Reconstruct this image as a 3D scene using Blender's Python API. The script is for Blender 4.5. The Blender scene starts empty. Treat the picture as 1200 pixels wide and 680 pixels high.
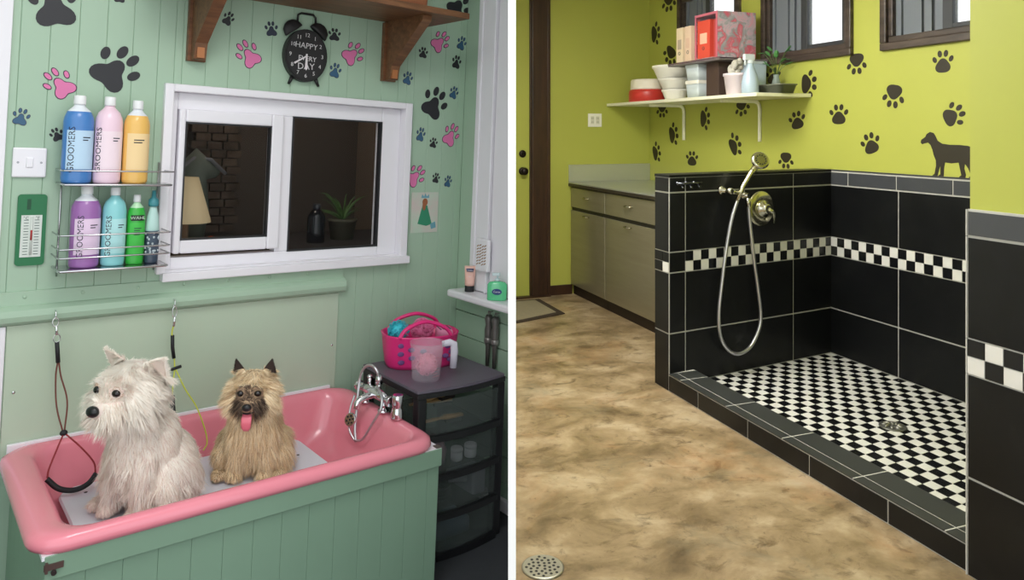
import bpy, math, random
import numpy as np
from mathutils import Matrix, Vector
random.seed(7)
R = math.radians
PI = math.pi
sc = bpy.context.scene
col = sc.collection

# ---------------------------------------------------------------- colour + materials
def lin(c):
    return tuple(((v/255)/12.92 if v/255 <= .04045 else ((v/255+.055)/1.055)**2.4) for v in c) + (1.0,)

def mat(name, rgb, rough=.5, metal=0, spec=.5, trans=0, alpha=1, coat=0, emis=None, es=0,
        noise=0, nscale=20, bump=0, bscale=60, sheen=0, sss=0):
    m = bpy.data.materials.new(name); m.use_nodes = True
    nt = m.node_tree; p = nt.nodes['Principled BSDF']
    p.inputs['Base Color'].default_value = lin(rgb)
    p.inputs['Roughness'].default_value = rough
    p.inputs['Metallic'].default_value = metal
    p.inputs['Specular IOR Level'].default_value = spec
    p.inputs['Transmission Weight'].default_value = trans
    p.inputs['Alpha'].default_value = alpha
    p.inputs['Coat Weight'].default_value = coat
    p.inputs['Sheen Weight'].default_value = sheen
    if sss:
        p.inputs['Subsurface Weight'].default_value = sss
        p.inputs['Subsurface Radius'].default_value = (.02, .015, .01)
    if emis:
        p.inputs['Emission Color'].default_value = lin(emis); p.inputs['Emission Strength'].default_value = es
    tc = None
    if noise or bump:
        tc = nt.nodes.new('ShaderNodeTexCoord')
    if noise:
        n = nt.nodes.new('ShaderNodeTexNoise'); n.inputs['Scale'].default_value = nscale; n.inputs['Detail'].default_value = 5
        nt.links.new(tc.outputs['Object'], n.inputs['Vector'])
        mx = nt.nodes.new('ShaderNodeMix'); mx.data_type = 'RGBA'
        mx.inputs[6].default_value = tuple(v*(1-noise) for v in lin(rgb)[:3])+(1,)
        mx.inputs[7].default_value = tuple(min(1, v*(1+noise)) for v in lin(rgb)[:3])+(1,)
        nt.links.new(n.outputs['Fac'], mx.inputs[0]); nt.links.new(mx.outputs[2], p.inputs['Base Color'])
    if bump:
        n2 = nt.nodes.new('ShaderNodeTexNoise'); n2.inputs['Scale'].default_value = bscale; n2.inputs['Detail'].default_value = 4
        nt.links.new(tc.outputs['Object'], n2.inputs['Vector'])
        b = nt.nodes.new('ShaderNodeBump'); b.inputs['Strength'].default_value = bump; b.inputs['Distance'].default_value = .01
        nt.links.new(n2.outputs['Fac'], b.inputs['Height']); nt.links.new(b.outputs['Normal'], p.inputs['Normal'])
    return m

def ramp_mat(name, stops, scale=3, detail=6, rough=.5, distort=0, stretch=(1, 1, 1), bump=0, ntype='NOISE', spec=.5):
    m = bpy.data.materials.new(name); m.use_nodes = True
    nt = m.node_tree; p = nt.nodes['Principled BSDF']
    p.inputs['Roughness'].default_value = rough
    p.inputs['Specular IOR Level'].default_value = spec
    tc = nt.nodes.new('ShaderNodeTexCoord'); mp = nt.nodes.new('ShaderNodeMapping')
    mp.inputs['Scale'].default_value = stretch
    n = nt.nodes.new('ShaderNodeTexNoise'); n.inputs['Scale'].default_value = scale; n.inputs['Detail'].default_value = detail
    n.inputs['Distortion'].default_value = distort; n.inputs['Roughness'].default_value = .62
    r = nt.nodes.new('ShaderNodeValToRGB')
    while len(r.color_ramp.elements) < len(stops): r.color_ramp.elements.new(.5)
    for e, (pos, c) in zip(r.color_ramp.elements, stops): e.position = pos; e.color = lin(c)
    nt.links.new(tc.outputs['Object'], mp.inputs['Vector']); nt.links.new(mp.outputs['Vector'], n.inputs['Vector'])
    nt.links.new(n.outputs['Fac'], r.inputs['Fac']); nt.links.new(r.outputs['Color'], p.inputs['Base Color'])
    if bump:
        b = nt.nodes.new('ShaderNodeBump'); b.inputs['Strength'].default_value = bump; b.inputs['Distance'].default_value = .01
        nt.links.new(n.outputs['Fac'], b.inputs['Height']); nt.links.new(b.outputs['Normal'], p.inputs['Normal'])
    return m

def clear_mat(name, rgb, amount, rough=.1, spec=.5):
    """see-through sheet: a share of plain transparency, the rest a glossy coloured surface"""
    m = bpy.data.materials.new(name); m.use_nodes = True
    nt = m.node_tree; p = nt.nodes['Principled BSDF']; o = nt.nodes['Material Output']
    p.inputs['Base Color'].default_value = lin(rgb); p.inputs['Roughness'].default_value = rough
    p.inputs['Specular IOR Level'].default_value = spec
    t = nt.nodes.new('ShaderNodeBsdfTransparent'); mx = nt.nodes.new('ShaderNodeMixShader')
    mx.inputs[0].default_value = amount
    nt.links.new(p.outputs[0], mx.inputs[1]); nt.links.new(t.outputs[0], mx.inputs[2]); nt.links.new(mx.outputs[0], o.inputs['Surface'])
    return m

# ---------------------------------------------------------------- mesh builder
class MB:
    def __init__(s): s.v = []; s.f = []; s.m = []; s.sm = []
    def add(s, vs, fs, mi=0, smooth=False, M=None):
        b = len(s.v)
        if M is not None: vs = [tuple(M @ Vector(q)) for q in vs]
        s.v += [tuple(q) for q in vs]
        for f in fs: s.f.append(tuple(b+i for i in f)); s.m.append(mi); s.sm.append(smooth)
        return s
    def box(s, x0, x1, y0, y1, z0, z1, mi=0, M=None):
        vs = [(x0,y0,z0),(x1,y0,z0),(x1,y1,z0),(x0,y1,z0),(x0,y0,z1),(x1,y0,z1),(x1,y1,z1),(x0,y1,z1)]
        return s.add(vs, [(0,3,2,1),(4,5,6,7),(0,1,5,4),(1,2,6,5),(2,3,7,6),(3,0,4,7)], mi, False, M)
    def hexa(s, vs, mi=0):
        return s.add(vs, [(0,3,2,1),(4,5,6,7),(0,1,5,4),(1,2,6,5),(2,3,7,6),(3,0,4,7)], mi)
    def prism(s, poly, axis, a, b, mi=0, M=None, smooth=False):
        """poly: 2D outline; axis 0/1/2 = extruded axis from a to b (outline uses the other two axes in order)"""
        n = len(poly)
        def P(u, v, w):
            return (w,u,v) if axis == 0 else ((u,w,v) if axis == 1 else (u,v,w))
        vs = [P(u,v,a) for u,v in poly]+[P(u,v,b) for u,v in poly]
        fs = [tuple(range(n)), tuple(range(2*n-1, n-1, -1))]
        s.add(vs, fs, mi, False, M)
        s.add(vs, [(i,(i+1)%n,n+(i+1)%n,n+i) for i in range(n)], mi, smooth, M)
        return s
    def lathe(s, prof, c=(0,0,0), n=24, mi=0, M=None, sx=1, sy=1, mfn=None, cap=True):
        b = []
        for r, z in prof:
            for i in range(n):
                a = 2*PI*i/n; b.append((c[0]+r*math.cos(a)*sx, c[1]+r*math.sin(a)*sy, c[2]+z))
        k = len(prof)
        base = len(s.v)
        s.v += [tuple(M @ Vector(q)) if M is not None else q for q in b]
        for j in range(k-1):
            m_ = mfn((prof[j][1]+prof[j+1][1])/2) if mfn else mi
            for i in range(n):
                s.f.append((base+j*n+i, base+j*n+(i+1)%n, base+(j+1)*n+(i+1)%n, base+(j+1)*n+i)); s.m.append(m_); s.sm.append(True)
        if cap:
            s.f.append(tuple(base+i for i in range(n-1,-1,-1))); s.m.append(mi); s.sm.append(False)
            s.f.append(tuple(base+(k-1)*n+i for i in range(n))); s.m.append(mfn(prof[-1][1]) if mfn else mi); s.sm.append(False)
        return s
    def cyl(s, p0, p1, r0, r1=None, n=16, mi=0):
        r1 = r0 if r1 is None else r1
        return s.tube([p0, p1], [r0, r1], n, mi)
    def tube(s, pts, r, n=8, mi=0, closed=False, flat=1.0):
        pts = [Vector(p) for p in pts]; k = len(pts)
        rs = r if isinstance(r, (list, tuple)) else [r]*k
        base = len(s.v); up = None
        for i, p in enumerate(pts):
            if closed: t = pts[(i+1)%k]-pts[i-1]
            else: t = pts[min(i+1,k-1)]-pts[max(i-1,0)]
            t.normalize()
            if up is None:
                up = Vector((0,0,1)) if abs(t.z) < .9 else Vector((1,0,0))
            a = t.cross(up)
            if a.length < 1e-6: a = t.orthogonal()
            a.normalize(); b = a.cross(t).normalized(); up = b
            for j in range(n):
                q = 2*PI*j/n
                s.v.append(tuple(p+a*math.cos(q)*rs[i]+b*math.sin(q)*rs[i]*flat))
        for i in range(k if closed else k-1):
            i2 = (i+1)%k
            for j in range(n):
                s.f.append((base+i*n+j, base+i*n+(j+1)%n, base+i2*n+(j+1)%n, base+i2*n+j)); s.m.append(mi); s.sm.append(True)
        if not closed:
            s.f.append(tuple(base+j for j in range(n-1,-1,-1))); s.m.append(mi); s.sm.append(False)
            s.f.append(tuple(base+(k-1)*n+j for j in range(n))); s.m.append(mi); s.sm.append(False)
        return s
    def ell(s, c, r, n=16, k=10, mi=0, M=None):
        r = (r,r,r) if not isinstance(r,(tuple,list)) else r
        vs = [(c[0],c[1],c[2]+r[2])]
        for j in range(1,k):
            th = PI*j/k
            for i in range(n):
                a = 2*PI*i/n; vs.append((c[0]+r[0]*math.sin(th)*math.cos(a), c[1]+r[1]*math.sin(th)*math.sin(a), c[2]+r[2]*math.cos(th)))
        vs.append((c[0],c[1],c[2]-r[2])); fs = []
        for i in range(n):
            fs.append((0,1+i,1+(i+1)%n))
            for j in range(k-2): fs.append((1+j*n+i, 1+(j+1)*n+i, 1+(j+1)*n+(i+1)%n, 1+j*n+(i+1)%n))
            fs.append((1+(k-2)*n+i, len(vs)-1, 1+(k-2)*n+(i+1)%n))
        return s.add(vs, fs, mi, True, M)
    def loft(s, rings, mi=0, cap0=False, cap1=True, smooth=True, M=None):
        n = len(rings[0]); base = len(s.v)
        for r in rings: s.v += [tuple(M @ Vector(q)) if M is not None else tuple(q) for q in r]
        for j in range(len(rings)-1):
            for i in range(n):
                s.f.append((base+j*n+i, base+j*n+(i+1)%n, base+(j+1)*n+(i+1)%n, base+(j+1)*n+i)); s.m.append(mi); s.sm.append(smooth)
        if cap0: s.f.append(tuple(base+i for i in range(n-1,-1,-1))); s.m.append(mi); s.sm.append(False)
        if cap1: s.f.append(tuple(base+(len(rings)-1)*n+i for i in range(n))); s.m.append(mi); s.sm.append(smooth)
        return s
    def text(s, txt, size, M, depth=.0006, mi=0, sx=1.0):
        """flat raised lettering: text lies in its local XY plane, M places it"""
        cu = bpy.data.curves.new('lettering', 'FONT'); cu.body = txt; cu.size = size; cu.align_x = 'CENTER'; cu.align_y = 'CENTER'
        cu.extrude = depth; cu.resolution_u = 2
        o = bpy.data.objects.new('lettering', cu); col.objects.link(o)
        dg = bpy.context.evaluated_depsgraph_get(); me = bpy.data.meshes.new_from_object(o.evaluated_get(dg))
        s.add([(v.co.x*sx, v.co.y, v.co.z) for v in me.vertices], [tuple(p.vertices) for p in me.polygons], mi, False, M)
        bpy.data.objects.remove(o); bpy.data.curves.remove(cu); bpy.data.meshes.remove(me)
        return s
    def mesh(s, name, mats):
        me = bpy.data.meshes.new(name); me.from_pydata(s.v, [], s.f)
        for m in (mats if isinstance(mats,(list,tuple)) else [mats]): me.materials.append(m)
        me.polygons.foreach_set('material_index', s.m); me.polygons.foreach_set('use_smooth', s.sm)
        me.update(); return me

def rrect(x0, x1, y0, y1, r, z, k=6):
    out = []
    for cx, cy, a0 in ((x1-r,y0+r,-90),(x1-r,y1-r,0),(x0+r,y1-r,90),(x0+r,y0+r,180)):
        for i in range(k+1):
            a = R(a0+90*i/k); out.append((cx+r*math.cos(a), cy+r*math.sin(a), z))
    return out

# ---------------------------------------------------------------- objects
ROOM = Matrix.Identity(4)
LABELS = {}
def bev(o, w, seg=2):
    if w:
        b = o.modifiers.new('edge', 'BEVEL'); b.width = w; b.segments = seg; b.limit_method = 'ANGLE'; b.angle_limit = R(40)
def props(o, label=None, cat=None, group=None, kind=None):
    if label:
        o['label'] = label
        if not group and label in LABELS: print('DUP LABEL', label)
        n = len(label.split()); LABELS[label] = 1
        if cat and not 4 <= n <= 16: print('LABEL LEN', n, label)
    if cat: o['category'] = cat
    if group: o['group'] = group
    if kind: o['kind'] = kind
    return o
def place(o, loc=(0,0,0), rz=0, M=None):
    o.matrix_world = ROOM @ Matrix.Translation(loc) @ Matrix.Rotation(rz, 4, 'Z') @ (M if M is not None else Matrix.Identity(4))
    return o
def thing(name, label, cat, loc=(0,0,0), rz=0, group=None, M=None):
    o = bpy.data.objects.new(name, None); col.objects.link(o); o.empty_display_size = .05
    place(o, loc, rz, M); return props(o, label, cat, group)
def part(name, mb, mats, parent, bevel=0, label=None):
    o = bpy.data.objects.new(name, mb if isinstance(mb, bpy.types.Mesh) else mb.mesh(name, mats)); col.objects.link(o)
    o.parent = parent; bev(o, bevel)
    if label: o['label'] = label
    return o
def solo(name, mb, mats, label, cat, loc=(0,0,0), rz=0, group=None, bevel=0, M=None):
    o = bpy.data.objects.new(name, mb if isinstance(mb, bpy.types.Mesh) else mb.mesh(name, mats)); col.objects.link(o)
    place(o, loc, rz, M); bev(o, bevel); return props(o, label, cat, group)
def struct(name, mb, mats, bevel=0, parent=None, label=None):
    o = bpy.data.objects.new(name, mb.mesh(name, mats)); col.objects.link(o); bev(o, bevel)
    if parent: o.parent = parent
    else: place(o); o['kind'] = 'structure'
    if label: o['label'] = label
    return o
def dup(root, loc, rz=0, label=None, group=None):
    c = root.copy(); col.objects.link(c); place(c, loc, rz)
    if label: props(c, label)
    if group: c['group'] = group
    for ch in list(root.children):
        d = ch.copy(); col.objects.link(d); d.parent = c
        for g in ch.children:
            e = g.copy(); col.objects.link(e); e.parent = d
    return c
def smooth_path(pts, n=6):
    """Catmull-Rom through the points"""
    P = [Vector(p) for p in pts]; P = [P[0]*2-P[1]]+P+[P[-1]*2-P[-2]]; out = []
    for i in range(1, len(P)-2):
        for j in range(n):
            t = j/n; a,b,c,d = P[i-1],P[i],P[i+1],P[i+2]
            out.append(tuple(.5*((2*b)+(c-a)*t+(2*a-5*b+4*c-d)*t*t+(3*b-3*c+d-a)*t**3)))
    out.append(tuple(P[-2])); return out

# ---------------------------------------------------------------- camera (level, looking along +Y, with vertical lens shift)
EYE = 1.44
cam = bpy.data.objects.new('camera', bpy.data.cameras.new('camera')); col.objects.link(cam)
cam.location = (0, 0, EYE); cam.rotation_euler = (R(90), 0, 0)
cam.data.sensor_width = 36; cam.data.lens = 869/1200*36; cam.data.shift_y = -(340-154)/1200
cam.data.clip_start = .02
sc.camera = cam
sc.view_settings.view_transform = 'Standard'; sc.view_settings.look = 'None'
sc.view_settings.gamma = 1; sc.view_settings.use_curve_mapping = False
sc.view_settings.exposure = 0.27

def rotm(yaw, p, r): return (Matrix.Rotation(R(p),4,'X') @ Matrix.Rotation(R(r),4,'Y') @ Matrix.Rotation(R(yaw),4,'Z'))
E3 = Matrix.Translation((0,0,EYE)); E3i = Matrix.Translation((0,0,-EYE))
LEFT = E3 @ rotm(40.1, -1.6, 2.2) @ E3i
RIGHT = E3 @ rotm(20.1, 0, 0) @ E3i

# paw print outline, heading up, overall height about 1
def paw(mb, size, ang, th=.0008, fat=1.0, outline=0, lobe=.26):
    """a sticker lying in the local XZ plane, its front facing -Y"""
    ca, sa = math.cos(-ang), math.sin(-ang)
    def T(x, z): x *= fat; return ((x*ca - z*sa)*size, (x*sa + z*ca)*size)
    pad = []
    for i in range(36):
        a = 2*PI*i/36
        r = .29*(1+lobe*math.cos(3*(a-PI/2)))*(1-.13*math.sin(a))
        pad.append((r*math.cos(a)*1.08, -.19+r*math.sin(a)))
    toes = [(-.365,.05,.092,.13,.5),(-.135,.27,.098,.14,.15),(.135,.27,.098,.14,-.15),(.365,.05,.092,.13,-.5)]
    def put(poly, th_, mi, grow=0):
        cx = sum(p[0] for p in poly)/len(poly); cz = sum(p[1] for p in poly)/len(poly)
        q = []
        for x, z in poly:
            d = math.hypot(x-cx, z-cz); k = (d+grow)/d; q.append(T(cx+(x-cx)*k, cz+(z-cz)*k))
        mb.prism(q, 1, -th_, 0, mi)
    shapes = [pad]
    for x, z, a, b, t in toes:
        shapes.append([(x+a*math.cos(q)*math.cos(t)-b*math.sin(q)*math.sin(t), z+a*math.cos(q)*math.sin(t)+b*math.sin(q)*math.cos(t)) for q in [2*PI*i/18 for i in range(18)]])
    for sh in shapes:
        if outline:
            put(sh, th, 1); put(sh, th*1.5, 0, -outline)
        else: put(sh, th, 0)
    return mb
# ================================================================= LEFT ROOM: mint grooming room
ROOM = LEFT
WY, RX = 2.676, 1.9635           # back wall face, right wall face
MINT = mat('mint_paint', (166,192,169), .45, noise=.05, nscale=2.5)
MINTD = mat('mint_backing', (120,150,126), .7)
MINTP = mat('mint_panel_shaded', (128,157,135), .5, noise=.06, nscale=3)  # shade on the bath surround put into a darker mint
WHITE = mat('white_upvc', (238,235,241), .3)
GREYSEAL = mat('black_gasket', (40,40,44), .5)
CHROME = mat('chrome', (225,225,228), .12, 1)
STEEL = mat('steel_wire', (205,205,208), .22, 1)
DARKFLOOR = mat('dark_floor', (52,54,58), .7, noise=.15, nscale=30)
def ycut(x, z): return (.7644*x + .0384*(z-EYE) + .003)/.6437     # where the partition cuts the room

# floor
pl = [(-1.6,-1.0),(.6437*-1.0/.7644+.062,-1.0),(.6437*2.8/.7644+.062,2.8),(-1.6,2.8)]
struct('floor_grooming', MB().prism(pl, 2, -.06, 0), DARKFLOOR)
# back wall: vertical matchboards with an opening for the window
WX0, WX1, WZ0, WZ1 = .735, 1.66, .985, 1.61
mb = MB(); p = .078; x = -1.6+.02
def vboard(x0, x1, z0, z1):
    if x1-x0 < .004 or z1-z0 < .004: return
    g = .0016; mb.prism([(x0+.0002,WY+.0016),(x0+g,WY),(x1-g,WY),(x1-.0002,WY+.0016),(x1-.0002,WY+.014),(x0+.0002,WY+.014)], 2, z0, z1, 0)
while x < RX:
    a, b = x, min(x+p, RX)
    for c, d in ((a, min(b,WX0)), (max(a,WX0), min(b,WX1)), (max(a,WX1), b)):
        if d-c < .004: continue
        if c >= WX0-1e-6 and d <= WX1+1e-6: vboard(c,d,-.02,WZ0); vboard(c,d,WZ1,2.5)
        else: vboard(c,d,-.02,2.5)
    x += p
for a in ((-1.6,WX0,-.02,2.5),(WX1,RX+.1,-.02,2.5),(WX0,WX1,-.02,WZ0),(WX0,WX1,WZ1,2.5)):
    mb.box(a[0],a[1],WY+.0138,WY+.1,a[2],a[3],1)
struct('wall_back', mb, [MINT, MINTD])
# dado rail: flat plank with a rounded moulding beneath, screw heads
mb = MB(); mb.box(-1.6,1.40,WY-.009,WY,.915,.962)
mb.prism([(WY,.862),(WY-.018,.864),(WY-.030,.874),(WY-.034,.890),(WY-.030,.908),(WY-.016,.918),(WY,.922)], 0, -1.6, 1.404, 0)
for sx in (.34,.495,.655,.80,.95,1.1,1.25): mb.ell((sx,WY-.010,.945),(.006,.003,.006),10,6)
struct('trim_1', mb, [MINT], .002)
# clear splash sheet over the boards behind the bath
SPL = clear_mat('clear_splash_sheet', (218,234,212), .45, .18, .6)
t = thing('splash_sheet', 'clear glossy splash sheet screwed to mint boards behind the pink bath', 'splash sheet', (0,0,0))
part('sheet', MB().box(.30,1.385,WY-.006,WY-.0015,.43,.86), [SPL], t)
for sx, sz in ((.325,.66),(1.365,.66)): part('screw', MB().ell((sx,WY-.007,sz),(.005,.003,.005),10,6), [CHROME], t)
# white post at the far left, below the rail
struct('trim_2', MB().box(.255,.297,WY-.012,WY,.30,.86), WHITE, .003)
struct('trim_3', MB().box(.16,.270,WY-.010,WY,.965,2.5), WHITE, .002)

# right wall with the white window
mb = MB()
def wslab(m, x0, x1, yf, z0, z1, mi=0, yn=None):
    """block along the right wall from yf towards the viewer, ending at the partition (or at yn)"""
    def q(x, z): return ycut(x,z)+.006 if yn is None else yn
    m.hexa([(x0,q(x0,z0),z0),(x1,max(q(x1,z0),q(x0,z0)) if yn is None else yn,z0),(x1,yf,z0),(x0,yf,z0),
            (x0,q(x0,z1),z1),(x1,max(q(x1,z1),q(x0,z1)) if yn is None else yn,z1),(x1,yf,z1),(x0,yf,z1)], mi)
z = 0.0
while z < .80:                       # horizontal boards under the window board
    z1 = min(z+.105,.81); wslab(mb, RX, RX+.012, WY+.0, z+.002, z1-.002); z += .105
wslab(mb, RX+.012, RX+.022, WY, -.02, .81, 1)
wslab(mb, RX, RX+.022, WY, .81, 2.5, 0, 2.575)
wslab(mb, RX+.012, RX+.022, 2.575, .81, 2.5, 1)
struct('wall_right', mb, [MINT, MINTD])
mb = MB(); wslab(mb, RX-.018, RX, WY-.002, 0, .05); struct('baseboard_right', mb, WHITE, .004)
mb = MB()
wslab(mb, RX-.006, RX+.012, 2.583, .845, 2.5, 0, 2.555)
wslab(mb, RX-.022, RX+.012, 2.556, .845, 2.5, 0, 2.535)
wslab(mb, RX-.016, RX+.012, 2.536, .845, 2.5, 0, 2.455)
wslab(mb, RX-.024, RX+.012, 2.456, .845, 2.5, 0, 2.442)
wslab(mb, RX-.002, RX+.010, 2.443, .845, 2.5, 1, 2.434)
wslab(mb, RX-.012, RX+.012, 2.434, .845, 2.5, 0)
w2 = struct('window_2', mb, [WHITE, GREYSEAL], .002)

# ceiling
pl = [(-1.6,1.9),(.6437*1.9/.7644-.06,1.9),(.6437*2.8/.7644-.12,2.8),(-1.6,2.8)]
struct('ceiling_grooming', MB().prism(pl, 2, 2.5, 2.56), mat('white_ceiling', (235,235,230), .8))

struct('wall_left', MB().box(-1.7,-1.6,.9,2.8,-.05,2.5), MINT)

# ---- window_1: white upvc surround with an opening sash (left) and a fixed pane (right)
GLASS = clear_mat('window_glass', (10,12,14), .90, .03, .6)
mb = MB()
fx0, fx1, fz0, fz1 = .705, 1.683, .985, 1.628
mb.box(fx0,fx0+.030,WY-.022,WY+.07,fz0,fz1); mb.box(fx1-.034,fx1,WY-.022,WY+.07,fz0,fz1)
mb.box(fx0+.030,fx1-.034,WY-.022,WY+.07,fz1-.026,fz1)
w1 = struct('window_1', mb, [WHITE], .004)
# outer frame, set back
mb = MB(); yb0, yb1 = WY+.018, WY+.07
ox0, ox1, oz0, oz1 = fx0+.030, fx1-.034, .985, fz1-.026
def ring(m, x0,x1,z0,z1,wl,wr,wb,wt,y0,y1,mi=0):
    m.box(x0,x0+wl,y0,y1,z0,z1,mi); m.box(x1-wr,x1,y0,y1,z0,z1,mi)
    m.box(x0+wl,x1-wr,y0,y1,z0,z0+wb,mi); m.box(x0+wl,x1-wr,y0,y1,z1-wt,z1,mi)
ring(mb, ox0,ox1,oz0,oz1,.024,.088,.048,.060,yb0,yb1)
mb.box(1.125,1.176,yb0,yb1,oz0+.048,oz1-.060)
part('frame', mb, [WHITE], w1, .004)
mb = MB(); ring(mb, .762,1.135,1.047,1.545,.022,.046,.046,.044,WY+.002,WY+.05)
sash = part('sash', mb, [WHITE], w1, .006)
mb = MB(); ring(mb, .783,1.090,1.092,1.502,.006,.006,.006,.006,WY+.006,WY+.03); part('gasket', mb, [GREYSEAL], sash)
mb = MB(); ring(mb, 1.174,1.562,1.031,1.544,.006,.008,.006,.006,WY+.016,WY+.04); part('gasket', mb, [GREYSEAL], w1)
part('pane', MB().box(.788,1.085,WY+.022,WY+.026,1.097,1.497), [GLASS], w1)
part('pane', MB().box(1.179,1.556,WY+.032,WY+.036,1.036,1.539), [GLASS], w1)
mb = MB(); mb.box(.722,1.690,WY-.036,WY+.07,.960,.990); mb.box(.716,1.672,WY-.02,WY+.05,.988,.996)
part('sill', mb, [WHITE], w1, .006)

# the dim room seen through the panes
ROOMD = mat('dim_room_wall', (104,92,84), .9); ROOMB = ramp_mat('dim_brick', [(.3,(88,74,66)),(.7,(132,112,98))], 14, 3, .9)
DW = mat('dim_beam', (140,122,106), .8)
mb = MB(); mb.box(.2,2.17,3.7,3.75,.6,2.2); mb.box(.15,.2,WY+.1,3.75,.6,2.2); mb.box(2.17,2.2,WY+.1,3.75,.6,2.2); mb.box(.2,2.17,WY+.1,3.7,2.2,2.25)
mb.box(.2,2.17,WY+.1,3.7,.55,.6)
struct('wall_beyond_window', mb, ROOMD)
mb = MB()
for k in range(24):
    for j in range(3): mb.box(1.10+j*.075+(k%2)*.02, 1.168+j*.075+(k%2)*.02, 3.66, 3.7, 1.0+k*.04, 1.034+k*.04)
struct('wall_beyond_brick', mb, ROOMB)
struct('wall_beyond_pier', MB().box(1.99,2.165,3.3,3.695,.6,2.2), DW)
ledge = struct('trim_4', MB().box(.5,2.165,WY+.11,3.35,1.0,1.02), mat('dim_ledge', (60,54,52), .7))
# lamp with a cream shade at the pane's left edge
t = thing('table_lamp', 'table lamp with cream cone shade standing behind the opening sash', 'lamp', (.90,3.02,1.02))
part('lamp_base', MB().lathe([(.05,0),(.05,.012),(.012,.02),(.010,.10)]), [DW], t)
part('lamp_shade', MB().lathe([(.092,.10),(.091,.108),(.040,.275),(.036,.275),(.086,.10)], cap=False), [mat('cream_shade', (226,205,165), .8, emis=(226,200,150), es=.12)], t)
t = thing('folded_hood', 'grey hood-shaped cover hanging in the dim room behind the lamp', 'cover', (.99,3.24,1.02))
mb = MB(); mb.tube([(0,0,0),(-.01,0,.12),(-.03,0,.24),(.02,-.02,.32),(.09,-.02,.28)], [.05,.075,.085,.07,.02], 14)
part('body', mb, [mat('hood_grey', (120,128,118), .6)], t)
mb = MB(); mb.tube([(-.07,-.05,.30),(-.02,-.06,.345),(.05,-.05,.34),(.12,-.03,.28)], .008, 8); part('rim', mb, [mat('hood_rim', (150,150,155), .4)], t)
t = thing('small_fruit_dish', 'dish holding an orange fruit at the foot of the cream lamp', 'dish', (.975,2.95,1.02))
part('dish', MB().lathe([(.03,0),(.045,.018),(.04,.018),(.02,.006)]), [DW], t)
part('fruit', MB().ell((0,0,.028),.022), [mat('fruit_orange', (205,95,50), .6)], t)
# potted plant and bottle behind the fixed pane
t = thing('potted_plant', 'spiky green potted plant standing behind the fixed pane', 'plant', (1.585,3.05,1.0))
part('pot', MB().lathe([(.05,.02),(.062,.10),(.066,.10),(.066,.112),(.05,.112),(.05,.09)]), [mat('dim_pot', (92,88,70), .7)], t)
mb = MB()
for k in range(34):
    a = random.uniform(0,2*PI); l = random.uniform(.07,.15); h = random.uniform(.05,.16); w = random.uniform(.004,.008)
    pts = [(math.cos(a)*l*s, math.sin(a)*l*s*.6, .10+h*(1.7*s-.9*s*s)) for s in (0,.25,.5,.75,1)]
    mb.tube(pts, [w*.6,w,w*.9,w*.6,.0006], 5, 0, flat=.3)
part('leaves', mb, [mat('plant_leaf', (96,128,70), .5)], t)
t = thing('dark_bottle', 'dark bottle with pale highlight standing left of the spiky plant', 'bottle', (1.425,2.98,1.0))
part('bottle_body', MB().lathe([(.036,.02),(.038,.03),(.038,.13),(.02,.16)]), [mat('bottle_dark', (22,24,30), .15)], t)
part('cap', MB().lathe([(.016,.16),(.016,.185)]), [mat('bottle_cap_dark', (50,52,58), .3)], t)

def point(name, loc, power, color, r=.04):
    l = bpy.data.lights.new(name,'POINT'); l.energy = power; l.color = color; l.shadow_soft_size = r
    o = bpy.data.objects.new(name,l); col.objects.link(o); place(o, loc); return o
point('fill_beyond_window', (1.25,3.15,2.12), 4.0, (1,.86,.72), .10)  # unseen warm fill light added to lift the closed dim room
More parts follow.
